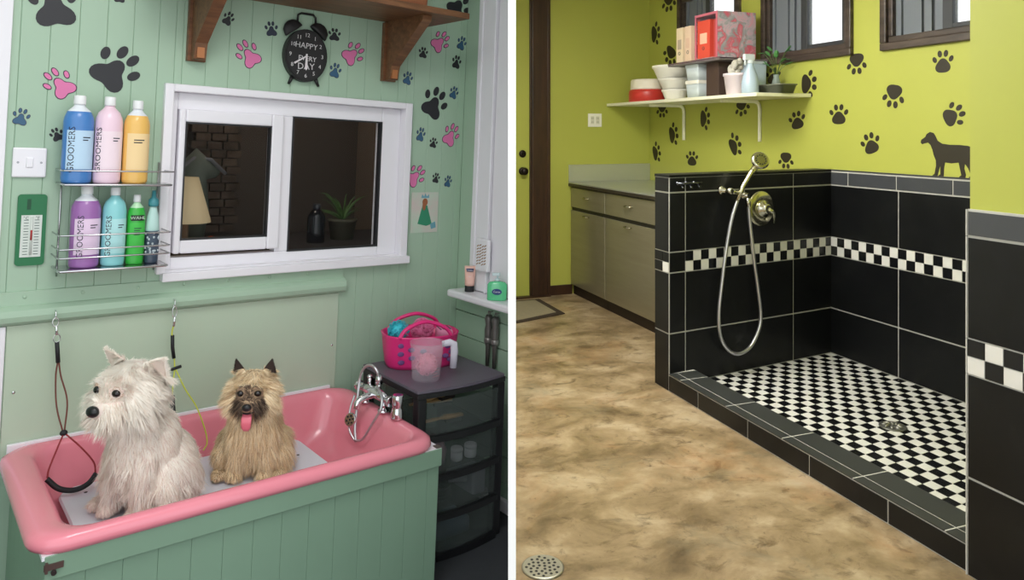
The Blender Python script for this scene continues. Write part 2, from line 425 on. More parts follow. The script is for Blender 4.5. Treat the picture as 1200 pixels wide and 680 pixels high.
# ---- paw prints on the mint wall (each one a sticker)
PK = mat('paw_black', (34,34,40), .5); PP = mat('paw_pink', (222,118,170), .5); PB = mat('paw_blue', (52,92,124), .5)
PN = mat('paw_navy', (40,48,66), .5); PO = mat('paw_outline', (60,40,60), .5)
PAWS = [
(0.371, 1.856, 0.1684, -12, 'K', 0.86, 'large black paw print cut by the top left of the view'),
(0.562, 1.669, 0.165, 38, 'K', 0.91, 'large black paw print above the row of shampoo bottles'),
(0.909, 1.879, 0.0563, 25, 'K', 0.74, 'small black paw print right of the left shelf bracket'),
(0.4, 1.442, 0.046, -25, 'K', 0.87, 'small black paw print half hidden behind the blue shampoo bottle'),
(0.556, 1.9, 0.0456, 0, 'K', 0.91, 'small paw print at the top edge above the large black paw'),
(1.32, 1.876, 0.0549, 0, 'K', 1.03, 'small black paw print right of the alarm clock bells'),
(1.807, 1.646, 0.1515, 28, 'K', 0.9, 'large black paw print right of the window top corner'),
(1.913, 2.088, 0.1322, 35, 'K', 0.98, 'large black paw print behind the right end of the wooden shelf'),
(1.735, 1.853, 0.0525, 5, 'K', 0.94, 'small black paw print beside the right shelf bracket'),
(1.912, 1.832, 0.0659, 10, 'K', 0.79, 'small black paw print below the blue print by the shelf end'),
(1.807, 1.469, 0.0491, 12, 'K', 0.9, 'small black paw print just left of the lower pink print'),
(1.828, 1.317, 0.0491, 12, 'K', 0.84, 'small black paw print above the child drawing'),
(0.397, 1.604, 0.1086, -40, 'P', 0.82, 'pink paw print above the blue shampoo bottle'),
(0.982, 1.763, 0.1139, -38, 'P', 0.8, 'pink paw print between left bracket and alarm clock'),
(1.409, 1.812, 0.1117, 48, 'P', 0.83, 'pink paw print between alarm clock and right bracket'),
(1.825, 1.913, 0.1145, 45, 'P', 0.78, 'pink paw print under the right end of the shelf'),
(1.9, 1.51, 0.1154, 28, 'P', 0.76, 'pink paw print right of the window near the white frame'),
(1.727, 1.327, 0.1112, 48, 'P', 0.82, 'pink paw print directly above the drawing, beside the window'),
(0.306, 1.492, 0.058, 12, 'B', 0.85, 'blue paw print above the light switch'),
(1.066, 1.864, 0.0615, -8, 'N', 0.87, 'small navy paw print left of the alarm clock'),
(1.331, 1.736, 0.0652, 12, 'B', 0.82, 'blue paw print right of the alarm clock feet'),
(1.664, 1.737, 0.0625, 15, 'B', 0.82, 'blue paw print just above the window right corner'),
(1.936, 1.919, 0.0703, 18, 'B', 0.74, 'blue paw print close under the shelf tip'),
(1.905, 1.695, 0.0618, 20, 'B', 0.79, 'blue paw print right of the large black print'),
(1.74, 1.503, 0.067, 12, 'B', 0.71, 'blue paw print close beside the window frame, level with a pink one'),
(1.892, 1.303, 0.0575, 12, 'B', 0.73, 'blue paw print above the drawing, right of the small black one')]
for (x, z, s, a, c, fat, lab) in PAWS:
    mb = paw(MB(), s, R(a), .0012, fat, outline=.028 if c in 'PB' else 0)
    mm = {'K':[PK],'P':[PP,PO],'B':[PB,PO],'N':[PN]}[c]
    solo('paw_print', mb, mm, lab, 'paw print', (x,WY-.0004,z), 0, 'paw prints on the mint wall')
# ---------------------------------------------------------------- wall things, left room
WOOD = ramp_mat('shelf_wood', [(.3,(92,58,36)),(.6,(126,84,54)),(.8,(146,102,66))], 6, 5, .45, .6, (1,6,8), .05)
t = thing('wall_shelf', 'brown wooden wall shelf on two corbel brackets above the window', 'shelf', (0,WY,1.955))
part('shelf_board', MB().box(.60,1.728,-.335,0,0,.024), [WOOD], t, .003)
for bx in (.80,1.562):
    mb = MB()
    pr = [(0,0),(-.285,0),(-.285,-.022),(-.07,-.185),(-.055,-.24),(0,-.24)]
    mb.prism(pr, 0, bx-.020, bx+.020); mb.prism([(0,-.005),(-.022,-.005),(-.022,-.245),(0,-.245)], 0, bx-.030, bx+.030)
    b = part('bracket', mb, [WOOD], t, .004)
    part('plug', MB().prism([(-.056,-.235),(-.066,-.235),(-.066,-.19),(-.056,-.19)], 0, bx-.012, bx+.012), [mat('wood_plug', (176,112,66), .5)], b)
BASK = mat('terracotta_box', (146,88,56), .6, noise=.15, nscale=30)
t = thing('wooden_box', 'reddish brown wooden box sitting on the shelf at the top edge', 'box', (1.44,2.475,1.9792))
mb = MB(); mb.loft([rrect(-.10,.10,-.10,.09,.02,0),rrect(-.11,.11,-.11,.10,.02,.14)], 0, True, False, False); mb.loft([rrect(-.11,.11,-.11,.10,.02,.14),rrect(-.10,.10,-.10,.09,.02,.14),rrect(-.092,.092,-.092,.082,.02,.01)],0,False,True,False)
part('body', mb, [BASK], t); part('rim_band', MB().loft([rrect(-.108,.108,-.108,.098,.02,.004),rrect(-.111,.111,-.111,.101,.02,.004),rrect(-.112,.112,-.112,.102,.02,.028),rrect(-.108,.108,-.108,.098,.02,.028)],0,False,False,False), [BASK], t)

# alarm-clock shaped wall clock
CK = mat('clock_black', (30,28,30), .55); CKR = mat('clock_rim', (20,19,20), .4); CHALK = mat('chalk_white', (214,210,212), .8)
cx, cz = 1.197, 1.775
t = thing('wall_clock', 'black alarm clock shaped wall clock with chalk lettering under the wooden shelf', 'clock', (cx,WY,cz))
W = Matrix.Rotation(R(90),4,'X')
def disc(m, rx, rz, y0, y1, mi=0, n=40, c=(0,0)):
    m.prism([(c[0]+rx*math.cos(2*PI*i/n), c[1]+rz*math.sin(2*PI*i/n)) for i in range(n)], 1, y0, y1, mi, smooth=False); return m
part('case', disc(MB(), .086,.100,-.024,-.0005), [CKR], t, .004)
f = part('dial', disc(MB(), .078,.092,-.0265,-.023), [CK], t)
def TXT(m, s, size, x, z, y=-.0268, rot=0, mi=0, sx=1): m.text(s, size, Matrix.Translation((x,y,z)) @ W @ Matrix.Rotation(R(rot),4,'Z'), .0004, mi, sx)
for k in range(1,13):
    a = 2*PI*k/12; mb = MB(); TXT(mb, str(k), .021, .064*math.sin(a), .077*math.cos(a)); part('numeral', mb, [CHALK], f)
for a in (('HAPPY',.030,-.002,.036,-3),('EVERY',.026,.004,-.012,-2),('DAY',.034,.0,-.042,2)):
    mb = MB(); TXT(mb,a[0],a[1],a[2],a[3],rot=a[4]); part('lettering', mb, [CHALK], f, label='white chalk lettering')
HND = mat('clock_hand', (232,224,228), .5)
mb = MB(); mb.prism([(-.003,.006),(.003,.006),(.005,-.05),(0,-.056),(-.005,-.05)],1,-.029,-.0275); part('hand', mb, [HND], t)
mb = MB(); mb.prism([(.004,.003),(0,-.004),(-.046,-.036),(-.050,-.030)],1,-.0302,-.0287); part('hand', mb, [HND], t)
for s in (-1,1):
    M = Matrix.Translation((s*.055,-.012,.100)) @ Matrix.Rotation(R(s*38),4,'Y')
    mb = MB(); mb.lathe([(.040,-.012),(.040,-.004),(.034,.014),(.018,.026),(.004,.030)], n=20, M=M, sy=.35); part('bell', mb, [CK], t)
mb = MB(); mb.tube([(-.036,-.012,.128),(-.034,-.012,.152),(-.022,-.012,.160),(.026,-.012,.160),(.036,-.012,.150),(.038,-.012,.126)], .0045, 8); part('handle', mb, [CKR], t)
for s in (-1,1):
    mb = MB(); mb.tube([(s*.045,-.012,-.080),(s*.060,-.012,-.112)], [.009,.005], 8); part('foot', mb, [CKR], t)

# light switch
t = thing('light_switch', 'white light switch on the mint wall above the thermometer', 'switch', (.333,WY,1.352))
part('plate', MB().box(-.044,.044,-.011,-.0006,-.045,.045), [WHITE], t, .004)
part('rocker', MB().box(-.009,.009,-.0155,-.010,-.015,.015), [WHITE], t, .002)
for s in (-1,1): part('screw', MB().lathe([(.0035,0),(.0035,.0012)], n=10, M=Matrix.Translation((s*.030,-.0105,0)) @ W), [mat('switch_screw', (150,150,155), .3, 1)], t)
# thermometer
t = thing('wall_thermometer', 'green wall thermometer with white scale under the light switch', 'thermometer', (.347,WY,1.147))
part('back_board', MB().prism([(p_[0],p_[1]) for p_ in rrect(-.038,.038,-.108,.108,.010,0)],1,-.008,-.0006), [mat('thermo_green', (22,112,66), .4)], t)
TW = mat('thermo_white', (214,220,214), .4)
g = part('scale_plate', MB().box(-.027,.027,-.0095,-.0078,-.082,.045), [TW], t)
mb = MB()
for k in range(13):
    for s in (-1,1): mb.box(min(s*.0075,s*.020),max(s*.0075,s*.020),-.0102,-.0094,-.074+k*.0086,-.0722+k*.0086)
TXT(mb,'°C',.013,-.015,.036,-.0098); TXT(mb,'°F',.013,.015,.036,-.0098)
part('scale_marks', mb, [mat('thermo_ink', (60,90,80), .6)], g)
part('glass_tube', MB().cyl((0,-.0115,-.075),(0,-.0115,.040),.0032,n=10), [TW], g)
part('red_spirit', MB().cyl((0,-.0135,-.03),(0,-.0135,.0),.0028,n=10), [mat('thermo_red', (170,40,40), .4)], g)
part('hanger_slot', MB().box(-.014,-.004,-.0092,-.0079,.062,.094), [mat('thermo_dark', (14,74,46), .5)], t)

# chrome wire rack
t = thing('wire_rack', 'two tier chrome wire rack holding grooming bottles beside the window', 'rack', (0,WY,0))
x0, x1, yf = .408, .712, -.118
def tier(name, z, rails):
    pl_ = part(name, MB().box(x0,x1,yf,-.004,z,z+.003), [STEEL], t)
    m = MB(); lp = [(x0,-.004,z),(x0,yf+.004,z),(x0+.004,yf,z),(x1-.004,yf,z),(x1,yf+.004,z),(x1,-.004,z)]
    m.tube(lp, .004, 8); part('shelf_lip', m, [STEEL], pl_)
    for h in rails:
        m = MB(); lp = [(x0-.004,-.004,z+h),(x0-.004,yf,z+h),(x0,yf-.004,z+h),(x1,yf-.004,z+h),(x1+.004,yf,z+h),(x1+.004,-.004,z+h)]
        m.tube(lp, .0026, 8); part('rail', m, [STEEL], pl_)
tier('upper_shelf', 1.290, [.043]); tier('lower_shelf', 1.030, [.108,.066,.040])
for x in (x0+.012,x1-.012): part('upright', MB().tube([(x,-.006,1.0),(x,-.006,1.36)],.0028,8), [STEEL], t)

# shampoo bottles
INK = mat('label_ink', (44,46,62), .7)
def bottle(name, label, x, z, r, h, liq, fill, lab, labx=None, vert=True, cap=(238,238,240), lines=2, frost=(232,236,242), ink=INK):
    """round-shouldered bottle standing on the rack; h to the cap top"""
    t = thing(name, label, 'bottle', (x,WY-.062,z), 0, 'grooming bottles in the wire rack')
    L = mat(name+'_liquid', liq, .28, spec=.5, coat=.2); F = mat(name+'_neck', frost, .35)
    hb = h*.70; pr = [(r*.86,0),(r*.97,.004),(r,.012),(r,hb),(r*.95,hb+h*.05),(r*.78,hb+h*.115),(r*.45,hb+h*.165),(r*.36,hb+h*.185),(r*.36,hb+h*.20)]
    part('bottle_body', MB().lathe(pr, n=32, sy=.82, mfn=lambda q: 0 if q < fill*h else 1), [L, F], t)
    cz = hb+h*.195; cp = part('cap', MB().lathe([(r*.40,cz),(r*.41,cz+.003),(r*.40,h-.003),(r*.36,h)], n=24), [mat(name+'_cap', cap, .4)], t)
    # wrap-round label
    m = MB(); a0, a1, n = R(-52), R(72), 16; lz0, lz1 = h*.16, h*.60; rr = r+.0006
    vs = []
    for i in range(n+1):
        a = a0+(a1-a0)*i/n
        for zz in (lz0,lz1): vs.append((rr*math.sin(a), -rr*.82*math.cos(a), zz))
    m.add(vs, [(2*i,2*i+2,2*i+3,2*i+1) for i in range(n)], 0, True)
    lb = part('label', m, [mat(name+'_label', lab, .6)], t)
    m = MB()
    def curl(txt, size, u, zz, rot):
        k = MB(); k.text(txt, size, Matrix.Rotation(R(rot),4,'Z'), .0001)
        o = []
        for q in k.v:
            a = (u+q[0])/r; o.append(((rr+.0005+q[2])*math.sin(a), -(rr+.0005+q[2])*.82*math.cos(a), zz+q[1]))
        m.add(o, k.f)
    if vert:
        curl('GROOMERS', h*.098, labx if labx is not None else -r*.62, (lz0+lz1)/2, 90)
        part('lettering', m, [ink], lb); m = MB()
    for i in range(lines):
        u0 = r*(.18 if vert else -.1) ; u1 = u0+r*(.55 if i == 0 else .38); zz = lz1-h*.085-i*h*.03
        if not vert: u0 -= r*.25
        st = 6; vs = []
        for q in range(st+1):
            a = (u0+(u1-u0)*q/st)/r
            for dz in (0,h*.012): vs.append(((rr+.0006)*math.sin(a), -(rr+.0006)*.82*math.cos(a), zz+dz))
        m.add(vs, [(2*q,2*q+2,2*q+3,2*q+1) for q in range(st)])
    if m.f: part('fine_print', m, [ink], lb)
    return t
bottle('shampoo_bottle', 'bottle of blue shampoo with pale blue label, first on the top tier', .449, 1.2935, .042, .270, (70,128,196), .80, (190,218,242), -.022)
bottle('shampoo_bottle', 'bottle of pale pink shampoo in the middle of the top tier', .533, 1.2935, .0395, .272, (242,210,226), .97, (246,224,234), -.034)
bottle('shampoo_bottle', 'bottle of amber yellow shampoo nearest the window on the top tier', .614, 1.2935, .0385, .266, (240,190,100), .80, (246,214,160), vert=False)
bottle('shampoo_bottle', 'bottle of purple shampoo with lilac label on the lower tier', .482, 1.0335, .0415, .252, (158,104,172), .80, (232,206,232), -.018)
bottle('shampoo_bottle', 'bottle of light turquoise shampoo on the lower tier', .562, 1.0335, .0345, .247, (138,208,212), .90, (178,226,228), -.020)
bottle('shampoo_bottle', 'slimmer bottle of bright green shampoo on the lower tier', .626, 1.0335, .0265, .222, (52,176,60), .80, (70,190,76), vert=False, lines=4, frost=(190,232,190))
tg = [o for o in bpy.data.objects if o.name.startswith('shampoo_bottle')][-1]
m = MB()
for s in (0,):
    vs = []; rr = .0277
    for i in range(9):
        a = R(-44+88*i/8)
        for zz in (.140,.158): vs.append((rr*math.sin(a), -rr*.84*math.cos(a), zz))
    m.add(vs, [(2*i,2*i+2,2*i+3,2*i+1) for i in range(8)], 0, True)
bd = part('brand_badge', m, [mat('badge_black', (20,34,24), .5)], tg)
m = MB(); m.text('WAHL', .014, Matrix.Translation((0,-.0241,.149)) @ W, .0003, 0, 1.1); part('lettering', m, [mat('badge_ink', (200,220,200), .6)], bd)
t = bottle('spray_bottle', 'small bottle with teal cap and dark patterned lower half, last on the lower tier', .676, 1.0335, .0215, .150, (52,66,84), .72, (70,84,100), vert=False, lines=0, cap=(70,140,150), frost=(170,206,206))
m = MB(); m.lathe([(.0205,.105),(.021,.11),(.018,.150),(.011,.178),(.010,.186)], n=24, sy=.84); part('upper_body', m, [mat('clear_aqua', (186,220,214), .3)], t)
m = MB(); m.lathe([(.014,.184),(.016,.190),(.015,.206),(.007,.214),(.006,.236)], n=20); part('pump', m, [mat('teal_pump', (70,146,156), .4)], t)
m = MB()
for i in range(26):
    a = R(random.uniform(-70,70)); zz = random.uniform(.03,.10); m.ell((.0222*math.sin(a),-.0222*.82*math.cos(a),zz),(.0035,.002,.004),8,5)
part('pattern', m, [mat('pattern_pale', (196,206,212), .6)], t)

# child's drawing
t = thing('picture_card', 'small drawing of a figure in a green dress pinned right of the window', 'picture', (1.775,WY,1.167))
pp = part('paper', MB().box(-.068,.068,-.0022,-.0006,-.086,.086), [ramp_mat('card_paper', [(.35,(206,190,186)),(.65,(188,206,188))], 9, 3, .8)], t)
m = MB(); m.prism([(-.012,.030),(.012,.030),(.038,-.050),(.010,-.058),(-.034,-.048)],1,-.0030,-.0022); part('dress', m, [mat('card_green', (52,138,104), .8)], pp)
m = MB(); disc(m,.013,.016,-.0036,-.0022,c=(0,.044)); disc(m,.008,.020,-.0032,-.0022,c=(-.004,.028)); part('figure', m, [mat('card_hair', (150,92,60), .8)], pp)
m = MB(); m.prism([(-.020,.062),(-.016,.078),(-.006,.068),(0,.082),(.008,.068),(.018,.078),(.02,.062)],1,-.0032,-.0022); m.prism([(.03,-.05),(.055,-.04),(.06,-.066),(.036,-.072)],1,-.0032,-.0022); part('crown', m, [mat('card_blue', (108,160,176), .8)], pp)

# grooming leads hanging from hooks on the rail
def hook(t, x, y, z):
    m = MB(); m.tube(smooth_path([(x,WY-.028-y*0,z+.006),(x,WY-.046,z+.004),(x,WY-.050,z-.012),(x,WY-.040,z-.020),(x,WY-.038,z-.012)],5),.0022,8)
    part('hook', m, [CHROME], t)
BLK = mat('rubber_black', (28,28,32), .6)
t = thing('grooming_lead', 'red and black grooming noose hanging left of the white dog', 'lead', (0,0,0))
X, Y = .418, 2.622
def swing(pts):
    return [(x,min(y,2.622)-max(0,.70-z)*.34,z) for x,y,z in pts]
hook(t, X, 0, .895)
part('ring', MB().tube([(X+.008*math.cos(a),Y+.004,.868+.013*math.sin(a)) for a in [2*PI*i/16 for i in range(16)]],.0018,6,closed=True), [CHROME], t)
part('clip', MB().tube([(X+.002,Y,.856),(X+.004,Y,.830)],[.0035,.0045],10).tube([(X+.005+.009*math.cos(a),Y,.820+.013*math.sin(a)) for a in [2*PI*i/16 for i in range(16)]],.0018,6,closed=True), [CHROME], t)
RED = mat('cord_red', (150,40,44), .6); 
part('sleeve', MB().tube([(X+.006,Y,.808),(X+.012,Y,.745)],[.0062,.0062],10), [BLK], t)
m = MB(); m.tube(smooth_path(swing([(X+.011,Y,.746),(X+.008,Y,.70),(X+.010,Y,.62),(X+.026,Y,.548)]),6),.0024,7); m.tube(smooth_path(swing([(X+.014,Y,.746),(X+.022,Y,.70),(X+.038,Y,.63),(X+.030,Y,.548)]),6),.0024,7)
part('cord', m, [mat('cord_brown', (112,58,48), .6)], t)
part('slider', MB().ell((X+.028,Y-.053,.545),(.011,.009,.009),12,8), [BLK], t)
m = MB(); m.tube(smooth_path(swing([(X+.028,Y-.003,.545),(X+.008,Y-.008,.505),(X-.012,Y-.012,.46),(X-.016,Y-.015,.440)]),6),.0024,7); m.tube(smooth_path(swing([(X+.030,Y-.003,.545),(X+.072,Y-.010,.500),(X+.104,Y-.014,.455),(X+.108,Y-.016,.425)]),6),.0024,7)
part('noose', m, [RED], t)
m = MB(); m.tube(smooth_path(swing([(X-.018,Y-.016,.438),(X+.012,Y-.020,.408),(X+.052,Y-.022,.396),(X+.088,Y-.020,.404),(X+.110,Y-.016,.424)]),6),.0078,10); part('padded_sleeve', m, [BLK], t)
t = thing('grooming_lead', 'yellow and black grooming noose hanging between the two dogs', 'lead', (0,0,0))
X = .762; hook(t, X, 0, .895)
YEL = mat('cord_yellow', (206,214,70), .6)
part('ring', MB().tube([(X+.007*math.cos(a),Y+.004,.862+.018*math.sin(a)) for a in [2*PI*i/16 for i in range(16)]],.0018,6,closed=True), [CHROME], t)
part('clip', MB().tube([(X,Y,.848),(X-.002,Y,.815)],[.004,.0045],10), [CHROME], t)
m = MB(); m.tube(smooth_path(swing([(X-.002,Y,.818),(X-.006,Y,.79),(X+.002,Y,.74),(X+.006,Y,.70),(X+.006,Y,.675)]),6),.0022,7); m.tube(smooth_path(swing([(X+.006,Y,.675),(X,Y,.64),(X-.006,Y,.595)]),5),.0022,7)
m.tube(smooth_path(swing([(X+.008,Y,.675),(X+.035,Y,.61),(X+.068,Y-.002,.55),(X+.090,Y-.005,.48),(X+.094,Y-.008,.44),(X+.080,Y-.010,.42)]),6),.0022,7)
part('cord', m, [YEL], t)
m = MB(); m.tube([(X-.004,Y,.785),(X-.002,Y,.745),(X+.004,Y,.708)],.0058,10); part('sleeve', m, [BLK], t)
part('slider', MB().tube([(X-.006,Y-.010,.674),(X+.026,Y-.008,.680)],.0055,8), [BLK], t)
m = MB(); m.tube(smooth_path(swing([(X-.006,Y,.596),(X-.004,Y-.004,.54),(X+.012,Y-.010,.49),(X+.050,Y-.02,.45)]),6),.0075,10); part('padded_sleeve', m, [BLK], t)
# ---------------------------------------------------------------- pink dog bath with its mint surround
PINK = mat('pink_bath', (238,140,156), .22, coat=.3)
t = thing('dog_bath', 'pink dog bath set in a mint green boarded surround', 'bath', (0,0,0))
bx0, bx1, by0, by1 = .290, 1.425, 1.996, 2.668
def rr(i, z, r): return rrect(bx0+i[0], bx1-i[1], by0+i[2], by1-i[3], r, z, 8)
rings = [rr((.022,.022,.020,.006),.462,.07), rr((.004,.004,.003,.0),.463,.08), rr((0,0,0,0),.474,.08), rr((.004,.003,.003,.003),.490,.08),
         rr((.018,.014,.012,.012),.499,.08), rr((.040,.026,.022,.024),.502,.075), rr((.068,.044,.036,.034),.499,.075),
         rr((.082,.056,.046,.042),.490,.075), rr((.090,.066,.052,.048),.470,.075), rr((.118,.096,.080,.076),.380,.085),
         rr((.140,.120,.100,.10),.330,.12), rr((.165,.150,.130,.13),.312,.13), rr((.30,.30,.24,.24),.306,.08)]
part('basin', MB().loft(rings, 0, False, True), [PINK], t)
part('drain_ring', MB().lathe([(.03,.3065),(.03,.310),(.022,.311)], (1.16,2.34,0)), [CHROME], t)
# white board under the rim showing at the corners, white seal strip against the wall
m = MB(); m.box(.318,.372,2.006,2.666,.452,.4625); m.box(1.372,1.436,2.006,2.666,.452,.4625); m.box(.372,1.372,2.030,2.050,.452,.4625); m.box(.372,1.372,2.630,2.666,.452,.4625)
part('top_board', m, [WHITE], t)
part('seal_strip', MB().box(.315,1.36,2.656,2.6685,.4630,.508), [WHITE], t, .003)
# surround: boarded front and left end, cover strip under the rim
def boards(m, along0, along1, z0, z1, front):
    a = along0; w = .0815
    while a < along1-.005:
        b = min(a+w, along1); g = .0009
        if front is not None: m.prism([(a+.0003,front+.0006),(a+g,front),(b-g,front),(b-.0003,front+.0006),(b-.0003,front+.014),(a+.0003,front+.014)],2,z0,z1)
        else: m.prism([(.330+.0006,a+.0003),(.330,a+g),(.330,b-g),(.330+.0006,b-.0003),(.330+.014,b-.0003),(.330+.014,a+.0003)],2,z0,z1)
        a += w
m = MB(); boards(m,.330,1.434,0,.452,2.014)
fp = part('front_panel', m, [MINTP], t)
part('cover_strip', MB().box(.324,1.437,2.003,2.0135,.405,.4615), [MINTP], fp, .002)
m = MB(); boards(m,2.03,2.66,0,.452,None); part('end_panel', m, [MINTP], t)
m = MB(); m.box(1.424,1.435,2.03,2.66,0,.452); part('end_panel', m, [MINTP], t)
lt = part('latch', MB().box(.322,.362,1.999,2.003,.430,.444).box(.324,.330,1.996,2.003,.425,.449), [mat('latch_metal', (120,96,92), .4, .8)], t)
part('latch_pin', MB().cyl((.342,2.000,.424),(.342,1.994,.424),.006,n=10), [mat('latch_pin', (70,60,60), .4, .7)], lt)
part('latch', MB().box(1.418,1.436,2.006,2.030,.4626,.466), [mat('corner_plate', (90,80,76), .5)], t)

# white mat board in the bath
t = thing('bath_mat', 'white raised standing board under the dogs inside the pink bath', 'bath mat', (0,0,.368))
part('board', MB().loft([rrect(.436,1.175,2.115,2.562,.06,0),rrect(.432,1.179,2.111,2.566,.06,.004),rrect(.436,1.175,2.115,2.562,.06,.012)],0,True,True,False), [mat('mat_white', (226,226,236), .45)], t)
for x, y in ((.50,2.50),(.62,2.53),(1.10,2.50),(1.12,2.40),(1.02,2.54)): part('drain_hole', MB().lathe([(.005,0.0121),(.005,.0128)],(x,y,0),10), [mat('hole_dark', (60,60,66), .8)], t)
for x in (.52,1.06):
    for y in (2.20,2.47): part('foot', MB().cyl((x,y,0),(x,y,-.050),.014,n=12), [WHITE], t)

# mixer tap and shower hose on the right rim
t = thing('mixer_tap', 'chrome bath mixer tap with coiled shower hose on the right rim', 'tap', (0,0,0))
m = MB(); m.cyl((1.388,2.425,.5045),(1.388,2.425,.545),.011); m.cyl((1.388,2.300,.5045),(1.388,2.300,.545),.011)
m.tube([(1.386,2.445,.552),(1.386,2.400,.556),(1.386,2.33,.556),(1.386,2.285,.552)],[.014,.019,.019,.014],14)
m.lathe([(.022,0),(.022,.004),(.014,.012)],(1.388,2.425,.5035),16); m.lathe([(.022,0),(.022,.004),(.014,.012)],(1.388,2.300,.5035),16)
bd = part('tap_body', m, [CHROME], t)
m = MB(); m.tube(smooth_path([(1.384,2.36,.548),(1.345,2.36,.546),(1.318,2.36,.532),(1.312,2.36,.510)],5),[.012]*16,12); part('spout', m, [CHROME], t)
for y in (2.462,2.268):
    m = MB(); d = 1 if y > 2.36 else -1
    m.cyl((1.386,y-d*.018,.552),(1.386,y+d*.006,.552),.012,.016); m.cyl((1.386,y+d*.006,.552),(1.386,y+d*.022,.552),.019,.019,n=8); part('handle', m, [CHROME], t)
m = MB(); m.lathe([(.021,0),(.022,.006),(.020,.034),(.016,.040),(.019,.044),(.020,.074),(.017,.082)],(1.392,2.215,.5035),20); part('diverter', m, [CHROME], t)
m = MB(); m.cyl((1.386,2.335,.566),(1.384,2.330,.602),.008); m.cyl((1.384,2.330,.596),(1.378,2.326,.624),.013,.010); part('cradle', m, [CHROME], t); m = MB(); m.cyl((1.386,2.40,.566),(1.386,2.402,.60),.007); m.ell((1.386,2.402,.602),(.010,.010,.008)); part('hose_connector', m, [CHROME], t)
HOSE = mat('hose_steel', (206,206,210), .28, .9)
path = smooth_path([(1.378,2.326,.622),(1.372,2.330,.642),(1.366,2.352,.655),(1.362,2.385,.648),(1.358,2.412,.620),(1.350,2.416,.572),(1.335,2.395,.50),(1.318,2.372,.44),(1.312,2.352,.40)],8)
m = MB(); m.tube(path,.0052,10)
path = smooth_path([(1.312,2.352,.40),(1.318,2.312,.42),(1.330,2.270,.485),(1.345,2.248,.535),(1.360,2.268,.570),(1.374,2.315,.582),(1.384,2.35,.578)],8)
m.tube(path,.0046,10)
m.tube(smooth_path([(1.350,2.442,.53),(1.326,2.430,.48),(1.308,2.395,.43),(1.313,2.36,.398)],7),.0040,8)
part('hose', m, [HOSE], t)
m = MB(); M = Matrix.Translation((1.314,2.395,.462)) @ Matrix.Rotation(R(-70),4,'Y') @ Matrix.Rotation(R(25),4,'X')
m.lathe([(.006,-.03),(.010,-.012),(.022,0),(.024,.006),(.021,.010)], n=20, M=M); sh = part('shower_head', m, [CHROME], t)
m = MB()
for i in range(7):
    a = 2*PI*i/6; rr_ = .0 if i == 6 else .013
    m.lathe([(.0034,.0095),(.0034,.0112)],(rr_*math.cos(a),rr_*math.sin(a),0),8,M=M)
part('nozzles', m, [BLK], sh)

# ---------------------------------------------------------------- drawer tower
CB = mat('cart_black', (22,22,25), .4); CT = mat('cart_top', (98,92,104), .45, noise=.1, nscale=60)
SM = clear_mat('smoky_plastic', (92,100,98), .68, .15, .4)
t = thing('drawer_tower', 'black four drawer storage tower beside the pink bath', 'drawer unit', (0,0,0))
cx0, cx1, cy0, cy1, ch = 1.445, 1.834, 2.171, 2.56, .598
def bow(x): return -.022*math.cos((x-(cx0+cx1)/2)/(cx1-cx0)*PI)
def front(off, xa=cx0, xb=cx1, n=12): return [(xa+(xb-xa)*i/n, cy0+bow(xa+(xb-xa)*i/n)+off) for i in range(n+1)]
m = MB(); m.prism(front(0)+[(cx1,cy1),(cx0,cy1)],2,ch-.010,ch); top = part('top', m, [CT], t, .003)
m = MB(); m.prism(front(-.004,cx0-.003,cx1+.003)+[(cx1+.003,cy1+.003),(cx0-.003,cy1+.003)],2,ch-.028,ch-.0105); part('top_rim', m, [CB], top, .003)
for x, y in ((cx0+.018,cy0+.012),(cx1-.018,cy0+.012),(cx0+.018,cy1-.02),(cx1-.018,cy1-.02)):
    m = MB(); m.box(x-.018,x+.018,y-.018,y+.018,0,ch-.029); part('leg', m, [CB], t, .005)
dz = .138
for k in range(4):
    z0 = .014+k*dz; z1 = z0+dz-.012
    m = MB(); m.box(cx0+.036,cx1-.036,cy0+.014,cy1-.02,z0+.004,z0+.007)
    m.box(cx0+.036,cx0+.039,cy0+.014,cy1-.02,z0+.007,z1-.01); m.box(cx1-.039,cx1-.036,cy0+.014,cy1-.02,z0+.007,z1-.01)
    fr = front(-.001,cx0+.036,cx1-.036); bk = front(.003,cx0+.036,cx1-.036)
    m.prism(fr+bk[::-1],2,z0+.007,z1)
    d = part('drawer', m, [SM], t)
    fr = front(-.016,cx0+.030,cx1-.030); bk = front(.004,cx0+.030,cx1-.030)
    m = MB(); m.prism(fr+bk[::-1],2,z0-.012,z0+.010); part('drawer_lip', m, [CB], d, .003)
# contents seen through the smoky fronts
BR = mat('brush_wood', (214,172,116), .5); BRI = mat('bristle_dark', (52,44,40), .8)
lb = ['wooden brush with pale handle, upper one in the top drawer','wooden brush with pale handle, middle one in the top drawer','wooden brush with pale handle, lowest one in the top drawer']
for i,(bx,by,bz,a) in enumerate(((1.585,2.26,.530,8),(1.58,2.30,.500,-14),(1.575,2.215,.466,-6))):
    t = thing('grooming_brush', lb[i], 'brush', (bx,by,bz), R(a), 'brushes in the top drawer')
    part('handle', MB().tube([(-.075,0,0),(-.03,0,.002),(.0,0,.003),(.02,0,.004),(.09,0,.003)],[.008,.011,.008,.016,.012],12,flat=.55), [BR], t)
    part('bristles', MB().box(.02,.085,-.010,.010,-.016,-.004), [BRI], t)
PUF = [mat('roll_white', (212,214,218), .7), mat('roll_grey', (150,152,160), .7), mat('bag_pink', (170,130,146), .6), mat('box_blue', (92,108,126), .6)]
